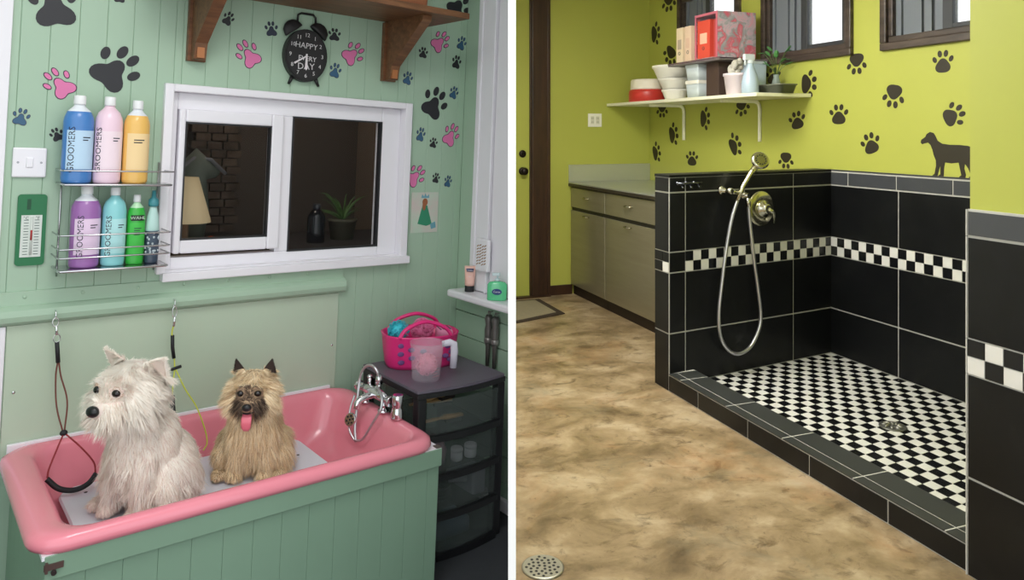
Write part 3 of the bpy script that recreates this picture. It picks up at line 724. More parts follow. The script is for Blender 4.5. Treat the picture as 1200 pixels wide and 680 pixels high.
for i,(x,y,z,r_,lab_) in enumerate(((1.655,2.215,.326,.022,'white round tub left of its pair in the second drawer'),(1.718,2.215,.326,.023,'white round tub right of its pair in the second drawer'))):
    t = thing('round_tub', lab_, 'tub', (x,y,z), 0, 'round tubs in the second drawer')
    part('tub_body', MB().lathe([(r_*.9,-.025),(r_,-.02),(r_,.008)],n=20), [PUF[0]], t); part('lid', MB().lathe([(r_*1.05,.008),(r_*1.05,.018),(r_*.9,.022)],n=20), [PUF[0]], t)
m = MB(); m.loft([rrect(1.505,1.615,2.22,2.34,.02,.300),rrect(1.50,1.62,2.215,2.345,.02,.345),rrect(1.515,1.605,2.23,2.33,.02,.385)],0,True,True)
solo('folded_towel', m, [PUF[2]], 'dusky pink folded towel in the second drawer', 'towel')
t = thing('cable_coil', 'coiled dark clipper cable in the third drawer', 'cable', (1.61,2.265,.162))
m = MB(); 
for k in range(4): m.tube([(.05*math.cos(a)*(1-.05*k),.05*math.sin(a)*(1-.05*k),.006+k*.011) for a in [2*PI*i/24 for i in range(24)]],.006,8,closed=True)
part('coil', m, [BLK], t); m = MB(); m.tube([(.04,-.01,.05),(.07,-.03,.06),(.10,-.04,.055)],[.010,.013,.012],10); part('plug', m, [PUF[1]], t)
m = MB(); m.loft([rrect(1.725,1.785,2.20,2.36,.01,.1605),rrect(1.725,1.785,2.20,2.36,.01,.245)],0,True,True,False)
solo('small_box', m, [PUF[1]], 'grey box standing in the third drawer beside the coil', 'box')
m = MB(); m.loft([rrect(1.55,1.74,2.22,2.40,.02,.0225),rrect(1.55,1.74,2.22,2.40,.02,.065),rrect(1.57,1.72,2.24,2.38,.02,.085)],0,True,True)
solo('folded_towel', m, [PUF[3]], 'blue grey folded towel in the bottom drawer', 'towel')

# ---------------------------------------------------------------- pink basket on the tower
HP = mat('basket_pink', (226,44,124), .35)
bxc, byc, bz = 1.634, 2.458, ch+.0005
t = thing('plastic_basket', 'bright pink plastic basket with two handles on the drawer tower', 'basket', (bxc,byc,bz), R(-18), None, Matrix.Scale(1.22,4))
def sell(a, b, z, n=40, e=2.6):
    o = []
    for i in range(n):
        q = 2*PI*i/n; c, s = math.cos(q), math.sin(q)
        o.append((a*abs(c)**(2/e)*(1 if c > 0 else -1), b*abs(s)**(2/e)*(1 if s > 0 else -1), z))
    return o
part('base_wall', MB().loft([sell(.105,.070,0),sell(.110,.076,.012),sell(.117,.082,.060),sell(.1215,.0865,.098),sell(.124,.089,.104),sell(.118,.083,.104),sell(.114,.079,.060),sell(.104,.070,.010)],0,True,True), [HP], t)
HOL = mat('basket_hole', (112,72,130), .6)
for i, (u, z) in enumerate([(-.078,.078),(-.048,.066),(-.078,.052),(-.045,.040),(-.076,.026),(.070,.070),(.085,.05),(.065,.040),(.082,.026),(-.010,.060),(.018,.030)]):
    yy = -.0865*(1-abs(u/.121)**2.6)**(1/2.6)*(.90+z*.95)-.0005
    m = MB(); m.ell((u,yy,z),(.011,.0022,.0075),12,8); part('cut_out', m, [HOL], t)
for s in (-1,1):
    pts = smooth_path([(-.085,s*.070,.100),(-.060,s*.066,.128),(0,s*.060,.146),(.060,s*.066,.128),(.085,s*.070,.100)],7)
    part('handle', MB().tube(pts,.0085,10,flat=.7), [HP], t)
def puff(name, label, m_, c, r, n=150):
    t = thing(name, label, 'bath puff', c)
    mb = MB(); mb.ell((0,0,0),(r*.72,)*3,14,10)
    for i in range(n):
        d = Vector((random.gauss(0,1),random.gauss(0,1),random.gauss(0,1))).normalized(); u = d.orthogonal().normalized(); w = d.cross(u); a0 = random.uniform(0,2*PI)
        pts = []
        for k in range(7):
            a = a0+k/6*2*PI*.8; pts.append(d*r*(.62+.36*abs(math.sin(k/6*PI)))+(u*math.cos(a)+w*math.sin(a))*r*.16)
        mb.tube(pts, r*.045, 4, flat=.35)
    part('netting', mb, [m_], t)
    loop = MB(); loop.tube([(r*.1*math.cos(a), 0, -r*.5+r*.16*math.sin(a)) for a in [2*PI*i/10 for i in range(10)]], r*.03, 5, closed=True); part('cord_loop', loop, [WHITE], t)
puff('bath_puff', 'turquoise net bath puff in the left of the pink basket', mat('puff_cyan', (60,196,214), .6), (bxc-.083,byc+.026,bz+.130), .043)
puff('bath_puff', 'pale pink net bath puff in the middle of the pink basket', mat('puff_pink', (240,130,178), .6), (bxc+.008,byc-.004,bz+.130), .047)
STR = mat('towel_pale', (232,150,186), .8)
m = MB(); m.loft([sell(.022,.028,0,24,3),sell(.026,.034,.01,24,3),sell(.026,.036,.085,24,3),sell(.022,.028,.095,24,3)],0,True,True)
t = thing('folded_cloth', 'striped pink cloth tucked in the right of the pink basket', 'cloth', (bxc+.093,byc-.031,bz+.0175), R(-18), None, Matrix.Scale(1.22,4)); part('cloth', m, [STR], t)
m = MB(); 
for k in range(4): m.box(-.02+k*.011,-.016+k*.011,-.024,.024,.0945,.0962)
part('stripes', m, [mat('stripe_dark', (110,60,96), .8)], t)
# measuring jug
JUG = clear_mat('jug_plastic', (240,234,246), .86, .2, .4)
t = thing('measuring_jug', 'clear plastic measuring jug in front of the pink basket', 'jug', (1.546,2.276,ch+.0005), 0, None, Matrix.Scale(1.15,4))
n = 32; rings = []
for r_, z, inn in ((.042,0,0),(.045,.004,0),(.050,.06,0),(.054,.112,1),(.056,.118,1),(.0535,.118,1),(.0515,.112,1),(.0475,.06,0),(.043,.006,0)):
    rg = []
    for i in range(n):
        a = 2*PI*i/n; rad = r_
        if inn:
            d = abs((a-R(200)+PI)%(2*PI)-PI); rad += .020*max(0,1-d/.42)**1.5
        rg.append((rad*math.cos(a), rad*math.sin(a), z + (.006*max(0,1-abs((a-R(200)+PI)%(2*PI)-PI)/.42) if inn and z > .115 else 0)))
    rings.append(rg)
jb = part('jug_body', MB().loft(rings,0,True,True), [JUG], t)
m = MB()
for k in range(9):
    for w, a0 in ((.018 if k%2 else .028, R(262)),):
        vs = []; zz = .018+k*.010; rad = .0452+(.0055*zz/.06)+.0004
        for i in range(5):
            a = a0+w/rad*i/4; 
            for dzz in (0,.0014): vs.append((rad*math.cos(a),rad*math.sin(a),zz+dzz))
        m.add(vs, [(2*i,2*i+2,2*i+3,2*i+1) for i in range(4)])
part('scale_marks', m, [mat('jug_ink', (190,120,130), .6)], jb)
m = MB(); pts = [(.050,0,.108),(.075,0,.112),(.088,0,.106),(.091,0,.080),(.089,0,.030)]
m.tube([(x*math.cos(R(-20)),x*math.sin(R(-20)),z) for x,_,z in pts],[.007,.008,.009,.009,.008],10,flat=1.4); part('handle', m, [mat('jug_handle', (216,212,226), .35)], t)

puff('bath_puff', 'pale pink net bath puff lying inside the measuring jug', mat('puff_rose', (244,150,176), .6), (1.546,2.276,ch+.054), .041, 120)
# ---------------------------------------------------------------- window board and the things on it
mb = MB()
wslab(mb, RX-.10, RX-.001, 2.612, .812, .842)
o = struct('trim_5', mb, WHITE, .008)
BT = .8425
t = thing('cream_tube', 'peach hand cream tube standing on its black cap on the window board', 'tube', (1.915,2.520,BT), R(-39))
part('cap', MB().lathe([(.019,0),(.020,.003),(.020,.024),(.018,.026)],n=20,sy=.8), [BLK], t)
m = MB(); rg = []
for k in range(7):
    f_ = k/6; rg.append([(q[0],q[1],.026+.082*f_) for q in sell(.020+.004*f_, .0165*(1-f_)+.0025, 0, 24, 2.2)])
part('tube_body', m.loft(rg,0,True,True), [mat('tube_peach', (238,190,176), .4)], t)
m = MB(); m.prism([(-.014,.086),(.014,.086),(.016,.098),(-.016,.098)],1,-.0132,-.0062); part('badge', m, [mat('badge_navy', (40,50,96), .5)], t)
m = MB(); m.text('Vaseline', .0075, Matrix.Translation((0,-.0134,.0915)) @ W, .0002); m.text('hand', .006, Matrix.Translation((0,-.0155,.066)) @ W, .0002); part('lettering', m, [WHITE], t)
t = thing('soap_pump_bottle', 'green gel hand wash pump bottle on the window board', 'bottle', (1.905,2.322,BT), R(-42))
GEL = mat('gel_green', (96,204,146), .15, coat=.5)
m = MB(); m.loft([sell(.038,.018,0,32,3),sell(.040,.020,.004,32,3),sell(.040,.020,.062,32,3),sell(.032,.018,.072,32,2.4),sell(.012,.012,.076,32,2)],0,True,True); part('bottle_body', m, [GEL], t)
m = MB(); m.cyl((0,0,.0755),(0,0,.086),.011,n=18); m.cyl((0,0,.086),(0,0,.098),.004,n=10); m.loft([rrect(-.022,.010,-.008,.008,.004,.098),rrect(-.022,.010,-.008,.008,.004,.108)],0,True,True,False); part('pump', m, [mat('pump_clear', (206,224,228), .25)], t)
m = MB(); disc(m,.020,.012,-.0212,-.0198,c=(0,.036)); bdg = part('badge', m, [mat('badge_blue', (32,60,120), .4)], t)
m = MB(); m.text('Carex', .011, Matrix.Translation((0,-.0214,.036)) @ W, .0003); part('lettering', m, [WHITE], bdg)
t = thing('hanging_air_freshener', 'white air freshener with slanted brown slots hung on the white window frame', 'air freshener', (RX-.0246,2.452,.938), R(-90))
m = MB(); m.loft([rrect(-.042,.042,-.020,0,.008,0),rrect(-.042,.042,-.020,0,.008,.132)],0,True,True,False); part('body', m, [WHITE], t, .003)
m = MB()
for i in range(4):
    for j in range(7):
        x = -.025+i*.0165; z = .026+j*.0125+(i%2)*.004; m.hexa([(x-.0062,-.0208,z-.003),(x+.0062,-.0208,z+.003),(x+.0062,-.0195,z+.003),(x-.0062,-.0195,z-.003),(x-.0062,-.0208,z+.0015),(x+.0062,-.0208,z+.0075),(x+.0062,-.0195,z+.0075),(x-.0062,-.0195,z+.0015)])
part('slots', m, [mat('slot_brown', (156,116,84), .7)], t)
# two dark hand tools hanging under the window board
TOOL = mat('tool_grey', (104,100,96), .35, .3); TOOL2 = mat('tool_light', (150,146,142), .3, .6)
for i,(y, lab_) in enumerate(((2.412,'dark grey hand tool hanging left of its pair below the window board'),(2.368,'dark grey hand tool hanging right of its pair below the window board'))):
    t = thing('hand_tool', lab_, 'hand tool', (RX-.0225,y,.552), 0, 'tools hung under the window board')
    m = MB(); m.tube([(0,0,.0),(0,0,.08),(.0,0,.10),(0,0,.15),(0,0,.17),(0,0,.195),(0,0,.21)],[.008,.010,.015,.017,.013,.018,.012],12); part('handle', m, [TOOL], t)
    part('collar', MB().lathe([(.0155,.095),(.0175,.10),(.0175,.112),(.0165,.117)],n=16), [TOOL2], t)
    part('hanging_eye', MB().tube([(0,.006*math.cos(a),.216+.009*math.sin(a)) for a in [2*PI*k/14 for k in range(14)]],.002,6,closed=True), [TOOL2], t)
    part('wall_hook', MB().tube([(.020,0,.222),(.004,0,.222),(-.004,0,.220),(-.004,0,.228)],.0018,6), [TOOL2], t)
# ---------------------------------------------------------------- the two dogs
def fused(name, blobs, voxel=.007, smooth=8, ears=()):
    """one continuous body surface: ellipsoids and tapered limbs fused by a voxel remesh"""
    mb = MB()
    for b in blobs:
        if b[0] == 'e':                                    # ellipsoid: centre, radii, tilt about x
            M = Matrix.Translation(b[1]) @ Matrix.Rotation(R(b[3] if len(b) > 3 else 0),4,'X'); mb.ell((0,0,0), b[2], 20, 14, 0, M)
        else:                                              # limb: path, radii, with round ends
            mb.tube(b[1], b[2], 16); mb.ell(b[1][0], b[2][0], 14, 10); mb.ell(b[1][-1], b[2][-1], 14, 10)
    me = mb.mesh(name, []); o = bpy.data.objects.new(name, me); col.objects.link(o)
    r = o.modifiers.new('r','REMESH'); r.mode = 'VOXEL'; r.voxel_size = voxel
    s = o.modifiers.new('s','SMOOTH'); s.iterations = smooth; s.factor = .5
    dg = bpy.context.evaluated_depsgraph_get(); out = bpy.data.meshes.new_from_object(o.evaluated_get(dg))
    bpy.data.objects.remove(o); bpy.data.meshes.remove(me)
    if ears:
        e = MB()
        for q in ears: q(e)
        vs = [tuple(v.co) for v in out.vertices]; b = len(vs); vs += e.v
        fs = [tuple(p.vertices) for p in out.polygons]+[tuple(b+i for i in f) for f in e.f]
        out2 = bpy.data.meshes.new(name); out2['ear_start'] = b; out2.from_pydata(vs, [], fs); bpy.data.meshes.remove(out); out = out2
    out.name = name; out.polygons.foreach_set('use_smooth', [True]*len(out.polygons)); return out

def ear(base, tip, w, cup, front):
    """pointed ear: closed cupped shell from its base to the tip, opening towards `front`"""
    def f(m):
        B, Tp, F = Vector(base), Vector(tip), Vector(front).normalized(); ax = (Tp-B); L = ax.length; ax.normalize()
        F = (F-ax*F.dot(ax)).normalized(); S = ax.cross(F); rings = []
        for k in range(7):
            s = k/6; ww = w*(1-s)**.85+.001; rg = []
            for i in range(16):
                a = 2*PI*i/16; x = math.cos(a)*ww; y = math.sin(a)*.006*(1-s*.6)
                y -= cup*(1-s)*(1-(x/ww)**2)
                rg.append(tuple(B+ax*(L*s)+S*x+F*y))
            rings.append(rg)
        m.loft(rings,0,True,True)
    return f

def grow(name, me, n, rule, mats, parent, seed, ribs=4):
    """coat: individual tapered strands rooted on the body; rule(p, nrm) -> (direction, length, width, material) or None"""
    rng = np.random.default_rng(seed)
    me.calc_loop_triangles(); T = np.empty(len(me.loop_triangles)*3, np.int32); me.loop_triangles.foreach_get('vertices', T); T = T.reshape(-1,3)
    V = np.empty(len(me.vertices)*3, np.float32); me.vertices.foreach_get('co', V); V = V.reshape(-1,3)
    A, B, C = V[T[:,0]], V[T[:,1]], V[T[:,2]]; N = np.cross(B-A, C-A); ar = np.linalg.norm(N,axis=1); N /= ar[:,None]+1e-12
    if 'ear_start' in me: ar = ar*np.where(T.min(1) >= me['ear_start'], 5, 1)
    ar = ar*np.where((V[T].mean(1)[:,2] > .25), 1.7, 1)
    idx = rng.choice(len(T), n, p=ar/ar.sum()); u = rng.random((n,2)); sw = u.sum(1) > 1; u[sw] = 1-u[sw]
    P = A[idx]+(B-A)[idx]*u[:,:1]+(C-A)[idx]*u[:,1:]; NN = N[idx]
    # strands come in locks: jitter follows a coarse cell of the root
    vs, fs, mi = [], [], []
    locks = {}
    for i in range(n):
        p, nr = P[i].astype(float), NN[i].astype(float); q = rule(p, nr)
        if q is None: continue
        d, L, w, m_ = q; d = np.array(d, float)
        key = tuple(np.floor(p/.016).astype(int)); 
        if key not in locks: locks[key] = (rng.normal(0,.22,3), rng.random())
        d = d+locks[key][0]+rng.normal(0,.13,3); d -= nr*min(0, d@nr+ -.12)         # never into the skin
        d /= np.linalg.norm(d)+1e-9; L *= .75+.5*rng.random()
        out = nr*.55+d*.45; side = np.cross(d, nr); sl = np.linalg.norm(side); side = side/sl if sl > 1e-5 else np.array([1.,0,0])
        b = len(vs); tip_droop = np.array([0,0,-.22*L])
        for k in range(ribs+1):
            s = k/ribs; c = p+out*L*.38*s*(1-.45*s)+d*L*(.25*s+.6*s*s)+tip_droop*s*s; c[2] = max(c[2], .002); ww = w*(1-s)**.6
            if k == ribs: vs.append(c)
            else: vs.append(c-side*ww); vs.append(c+side*ww)
        for k in range(ribs-1): fs.append((b+2*k,b+2*k+1,b+2*k+3,b+2*k+2)); mi.append(m_)
        fs.append((b+2*ribs-2,b+2*ribs-1,b+2*ribs)); mi.append(m_)
    f = bpy.data.meshes.new(name); f.from_pydata([tuple(v) for v in vs], [], fs)
    for m in mats: f.materials.append(m)
    f.polygons.foreach_set('material_index', mi); f.polygons.foreach_set('use_smooth', [True]*len(fs)); f.update()
    return part(name, f, None, parent)

def hairmat(name, rgb, rough=.75):
    return mat(name, rgb, rough, spec=.25)

def near(p, c, r): return sum((a-b)**2 for a, b in zip(p, c)) < r*r
def unit(v): v = np.array(v, float); return v/(np.linalg.norm(v)+1e-9)
EYE_M = mat('dog_eye', (22,14,12), .15, coat=.2); NOSE_M = mat('dog_nose', (24,22,24), .35)

def build_dog(name, label, loc, rz, hy, hp, H, cols, seed, long_coat, n, tongue=False, dark_ears=False, sc_=1.0, hs=1.0):
    """sitting terrier, local frame: nose towards -Y, Z up. H: head joint; hy/hp: head turn and nod; hs: head size"""
    t = thing(name, label, 'dog', loc, rz, M=Matrix.Scale(sc_,4))
    HM = Matrix.Translation(H) @ Matrix.Rotation(R(hy),4,'Z') @ Matrix.Rotation(R(hp),4,'X') @ Matrix.Scale(hs,4)
    def h(x,y,z): return tuple(HM @ Vector((x,y,z)))
    blobs = [
        ('e',(0,.048,.105),(.096,.098,.100),0),            # rump
        ('e',(0,-.005,.165),(.084,.086,.115),-20),         # ribcage
        ('e',(0,-.040,.185),(.074,.066,.090),-10),         # chest
        ('l',[(0,-.035,.215),(0,-.050,.255),H],[.066,.060,.056]),
        ('l',[(0,.12,.075),(0,.155,.07),(0,.185,.085)],[.026,.018,.010]),   # tail
    ]
    for s in (-1,1):
        blobs += [('l',[(s*.046,-.050,.165),(s*.048,-.060,.095),(s*.048,-.064,.030)],[.038,.030,.025]),      # front leg
                  ('e',(s*.048,-.078,.018),(.025,.034,.018)),
                  ('e',(s*.082,.035,.075),(.042,.085,.068),-25),                                          # thigh
                  ('l',[(s*.095,-.025,.070),(s*.098,.010,.028),(s*.098,-.02,.018)],[.034,.026,.022]),
                  ('e',(s*.098,-.055,.017),(.025,.045,.017))]
    # head: skull, bridge, muzzle, jaw, cheeks, brows (turned with the head)
    hb = [((0,.012,.014),(.069,.062,.056)),((0,-.034,.016),(.050,.036,.040)),((0,-.062,-.016),(.036,.034,.028)),((0,-.056,-.033),(.030,.032,.017)),
          ((.040,-.012,-.014),(.034,.042,.040)),((-.040,-.012,-.014),(.034,.042,.040)),((.025,-.048,.030),(.021,.016,.013)),((-.025,-.048,.030),(.021,.016,.013))]
    blobs += [('e', h(*c), tuple(q*hs for q in r), 0) for c, r in hb]
    rot = HM.to_3x3().normalized()
    if dark_ears: EB, ET, ew, cup = (.046,.018,.060), (.058,.010,.112), .024, .008
    else: EB, ET, ew, cup = (.055,.020,.050), (.090,.010,.088), .032, .010
    F1, F2 = rot @ Vector((.35,-1,0)), rot @ Vector((-.35,-1,0))
    me = fused('body', blobs, .007, 7, [ear(h(*EB),h(*ET),ew*hs,cup,F1), ear(h(-EB[0],EB[1],EB[2]),h(-ET[0],ET[1],ET[2]),ew*hs,cup,F2)])
    skin = mat(name+'_skin', cols['skin'], .8); earin = mat(name+'_inner_ear', cols['inner'], .8); me.materials.append(skin); me.materials.append(earin)
    HMi = HM.inverted(); mi = []
    for pl_ in me.polygons:
        c = HMi @ pl_.center; inside = abs(c.x) > .030 and c.z > .045 and (c.x/.074)**2+((c.y-.012)/.070)**2+((c.z-.016)/.066)**2 > 1.12 and (dark_ears or (rot.inverted() @ pl_.normal).y < -.2)
        mi.append(1 if inside else 0)
    me.polygons.foreach_set('material_index', mi)
    body = part('body', me, None, t)
    ex, ey, ez = .0275, -.063, .023
    er = (.0125 if dark_ears else .0105)*hs
    for s in (-1,1): part('eye', MB().ell((0,0,0),(er/hs,er/hs*.8,er/hs*.82),14,10,0,HM @ Matrix.Translation((s*ex,ey+.002,ez))), [EYE_M], t)
    m = MB(); M = HM @ Matrix.Translation((0,-.097,-.010)); m.ell((0,0,0),(.0160,.011,.0125),16,12,0,M)
    part('nose', m, [NOSE_M], t)
    if tongue:
        m = MB(); rg = []
        for k,(y,z,w) in enumerate(((-.066,-.034,.012),(-.082,-.037,.015),(-.095,-.048,.0165),(-.099,-.062,.0165),(-.098,-.078,.015),(-.096,-.088,.009))):
            rg.append([h(w*math.cos(a), y+.003*math.sin(a)-( .002 if k>1 else 0), z+(.003*math.sin(a) if k<2 else 0)) for a in [2*PI*i/14 for i in range(14)]])
        m.loft(rg,0,True,True); part('tongue', m, [mat('dog_tongue', (226,110,128), .35)], t)
        m = MB(); m.ell((0,0,0),(.022,.014,.010),14,8,0,HM @ Matrix.Translation((0,-.076,-.032))); part('lower_lip', m, [NOSE_M], t)
    HA, HI = np.array(rot), np.array(HMi)
    rng = random.Random(seed)
    RI = np.array(rot.inverted())
    def rule(p, nr):
        q = HI[:3,:3] @ p + HI[:3,3]; ln = RI @ nr
        r_ = rng.random()
        isear = abs(q[0]) > .030 and q[2] > .045 and (q[0]/.074)**2+((q[1]-.012)/.070)**2+((q[2]-.016)/.066)**2 > 1.12
        inhead = (q[0]/.088)**2+((q[1]+.018)/.110)**2+((q[2]-.008)/.090)**2 < 1.05 or q[2] > .045
        if inhead and p[2] > .22:
            if near(q,(0,-.097,-.010),.0185): return None
            for s in (-1,1):
                if near(q,(s*ex,ey-.004,ez),.0125 if dark_ears else .0105): return None
            if tongue and q[1] < -.066 and abs(q[0]) < .02 and q[2] < -.026: return None
            if isear:
                if ln[1] < -.25:
                    if r_ < (.75 if dark_ears else .25): return None
                    return (HA @ unit((np.sign(q[0])*.4,-.3,.9)), .013, .0007, cols['ear'] if dark_ears or abs(q[0]) > .082 or abs(q[0]) < .060 or q[2] > .078 else 3)
                return (HA @ unit((np.sign(q[0])*.6,.1,.7)), (.014 if not dark_ears else .008)*hs, .0008, cols['ear'])
            for s in (-1,1):                                           # short dark hair round the eyes
                if near(q,(s*ex,ey,ez),.020 if dark_ears else .0155): return (HA @ unit((s*.9,-.05,.1 if q[2] > ez else -.6)), .0048, .0011 if dark_ears else .0009, cols['eyerim'])
            if q[1] < -.052:                                           # muzzle and beard
                d = unit((q[0]*18, -.30, -.50+(q[2]+.012)*16)); L = .017 if q[2] > -.008 else .030
                if q[2] > .004: d = unit((q[0]*26,.05,.55)); L = .013
                c = cols['muzzle'][0 if r_ < .6 else 1]
                if q[1] < -.080: L *= .7
                return (HA @ d, L*hs, .0008, c)
            if q[1] < -.030 and q[2] > .012 and abs(q[0]) < .05:       # brow falls forward and to the sides
                d = unit((np.sign(q[0])*(.35+abs(q[0])*10), -.45, .02 if q[2] > .034 else -.10)); return (HA @ d, (.020 if q[2] > .030 else .009)*hs, .0008, cols['brow'][0 if r_ < .6 else 1])
            d = unit((q[0]*15, .10 if q[2] > .02 else -.10, -.50+q[2]*6)); L = .034 if abs(q[0]) > .03 or q[2] < .0 else .026
            if q[2] > .045: d = unit((q[0]*16,-.40 if q[1] < .02 else .3,-.10)); L = .024
            return (HA @ d, L*hs*(1.1 if long_coat else 1), .0009, cols['head'][0 if r_ < .55 else (1 if r_ < .85 else 2)])
        low = p[2] < .05
        d = unit((p[0]*2.2, .10 if p[1] > .0 else -.05, -1.0))
        L = .024 if not low else .016
        if not long_coat and p[1] < -.02 and .05 < p[2] < .16: L = .032
        if long_coat: L = .050 if not low else .026
        if long_coat and p[0] < -.06: L *= .5
        if p[2] < .02: L = .009
        if p[2] > .20 and p[1] > -.02: d = unit((p[0]*3,.30,-1.0))
        k = cols['body']; c = k[0] if r_ < .5 else (k[1] if r_ < .85 else k[2])
        if low and r_ < .5: c = cols['paw']
        return (d, L, .00095 if not long_coat else .0009, c)
    grow('fur', me, n, rule, cols['mats'], t, seed)
    return t

wm = [hairmat('fur_white', (254,246,236)), hairmat('fur_cream', (246,232,218)), hairmat('fur_pinkish', (230,208,196)), hairmat('fur_tan', (206,176,154)), hairmat('fur_grey', (120,98,86))]
white = dict(skin=(240,220,210), inner=(196,154,146), mats=wm, ear=0, muzzle=(0,1), brow=(0,1), head=(0,0,1), body=(0,1,2), paw=2, eyerim=3)
build_dog('dog', 'white terrier sitting at the left of the pink bath, looking left', (.612,2.300,.384), R(-62), 2, 2, (0,-.070,.334), white, 3, False, 46000, sc_=1.03, hs=1.17)
cm = [hairmat('fur_wheat', (238,208,164)), hairmat('fur_sand', (250,230,196)), hairmat('fur_brown', (188,154,118)), hairmat('fur_charcoal', (58,48,44)), hairmat('fur_grizzle', (132,110,92))]
cairn = dict(skin=(176,146,116), inner=(64,52,48), mats=cm, ear=3, muzzle=(3,4), brow=(0,1), head=(1,0,2), body=(0,1,2), paw=0, eyerim=4)
build_dog('dog', 'sandy brown terrier with dark ears and pink tongue sitting in the bath', (.945,2.362,.384), R(-28), -4, 6, (0,-.068,.293), cairn, 5, True, 42000, tongue=True, dark_ears=True, sc_=.92, hs=1.0)
# ================================================================= RIGHT ROOM: tiled dog wash room
ROOM = RIGHT
LIME = mat('lime_paint', (179,183,82), .5, noise=.05, nscale=2)
XC, XB, YE = 2.227, 3.545, 6.0          # curb/wing plane, window wall, end wall
YP0, YP1 = 3.702, 3.556                  # outer and inner corner of the low wall on the curb plane
SK = R(8); BD = Vector((math.cos(SK), math.sin(SK), 0)); BN = Vector((-math.sin(SK), math.cos(SK), 0))
def up_to(y, d=.02): return (.3437*y+d)/.9391      # local x of the partition at depth y
FLOORM = ramp_mat('stained_concrete', [(.28,(92,76,54)),(.42,(134,114,84)),(.52,(160,138,106)),(.62,(182,162,131)),(.78,(194,180,154))], 3.0, 12, .32, .35, (1.0,1.3,1), .04, spec=.35)
nt = FLOORM.node_tree
# darker speckled stains and a rusty patch, mixed over the base
pbs = nt.nodes['Principled BSDF']; src = pbs.inputs['Base Color'].links[0].from_socket
tc = nt.nodes.new('ShaderNodeTexCoord')
def overlay(scale, distort, lo, hi, rgb, amount, stretch=(1,1,1)):
    global src
    mp = nt.nodes.new('ShaderNodeMapping'); mp.inputs['Scale'].default_value = stretch
    n = nt.nodes.new('ShaderNodeTexNoise'); n.inputs['Scale'].default_value = scale; n.inputs['Detail'].default_value = 9; n.inputs['Distortion'].default_value = distort; n.inputs['Roughness'].default_value = .68
    r = nt.nodes.new('ShaderNodeMapRange'); r.inputs['From Min'].default_value = lo; r.inputs['From Max'].default_value = hi; r.inputs['To Max'].default_value = amount
    mx = nt.nodes.new('ShaderNodeMix'); mx.data_type = 'RGBA'; mx.inputs[7].default_value = lin(rgb)
    nt.links.new(tc.outputs['Object'], mp.inputs['Vector']); nt.links.new(mp.outputs[0], n.inputs['Vector']); nt.links.new(n.outputs['Fac'], r.inputs['Value'])
    nt.links.new(r.outputs[0], mx.inputs[0]); nt.links.new(src, mx.inputs[6]); src = mx.outputs[2]
overlay(6, .7, .55, .68, (92,74,50), .75, (1,1.5,1)); overlay(13, .6, .57, .68, (84,68,48), .6); overlay(1.7, .5, .55, .75, (186,126,76), .5); overlay(26, .8, .62, .74, (52,40,26), .6); overlay(2.1, .6, .56, .7, (128,124,104), .5)
nt.links.new(src, pbs.inputs['Base Color'])
pl = [(up_to(-1.0,.006),-1.0),(2.23,-1.0),(3.6,-1.0),(3.6,6.1),(up_to(6.1,.006),6.1)]
struct('floor_washroom', MB().prism(pl,2,-.06,0), FLOORM)
pl = [(up_to(-.2,.012),-.2),(3.7,-.2),(3.7,6.15),(up_to(6.15,.012),6.15)]
struct('ceiling_washroom', MB().prism(pl,2,2.75,2.8), mat('ceiling_cream', (226,222,196), .8))

# end wall with the dark-cased door at its left
DARKW = ramp_mat('dark_walnut', [(.3,(40,24,14)),(.6,(66,42,26)),(.85,(84,56,36))], 3, 5, .4, .4, (6,6,.7), .04)
mb = MB(); mb.box(2.53,XB+.1,YE,YE+.1,-.02,2.75); mb.box(up_to(YE,.03),2.53,YE+.045,YE+.1,2.15,2.75)
struct('wall_end', mb, LIME)
mb = MB(); mb.box(2.372,2.530,YE-.030,YE+.05,0,2.75); 
d1 = struct('door_1', mb, DARKW, .006)
mb = MB(); mb.box(2.360,2.385,YE-.012,YE+.05,0,2.75); mb.box(2.512,2.540,YE-.040,YE+.0,0,2.75); part('casing_edge', mb, [DARKW], d1, .004)
part('leaf', MB().box(up_to(YE+.04,.008),2.362,YE+.012,YE+.05,.012,2.75), [LIME], d1)
part('threshold', MB().box(up_to(YE,.012),2.54,YE-.05,YE+.05,0,.012), [DARKW], d1)
BZ = mat('dark_bronze', (40,32,28), .35, .7)
for z, r_ in ((1.245,.032),(1.095,.034)):
    mb = MB(); M = Matrix.Translation((2.296,YE+.012,z)) @ Matrix.Rotation(R(90),4,'X')
    mb.lathe([(r_,0),(r_,.008),(r_*.8,.014),(r_*.35,.016)],n=24,M=M)
    if z < 1.2: mb.lathe([(.012,.014),(.012,.035),(.030,.045),(.034,.060),(.026,.074),(.004,.078)],n=24,M=M)
    else: mb.lathe([(.016,.014),(.016,.024),(.014,.027)],n=20,M=M); mb.box(2.292,2.300,YE-.020,YE-.012,z-.014,z+.014)
    part('door_knob' if z < 1.2 else 'deadbolt', mb, [BZ], d1)
struct('baseboard_end', MB().box(2.53,2.76,YE-.018,YE,0,.085), DARKW, .004)
t = thing('wall_outlet', 'white double outlet plate on the lime end wall above the steel backsplash', 'outlet', (2.986,YE,1.540))
OW = mat('outlet_white', (244,242,228), .4)
part('plate', MB().box(-.068,.068,-.008,-.0005,-.060,.060), [OW], t, .003)
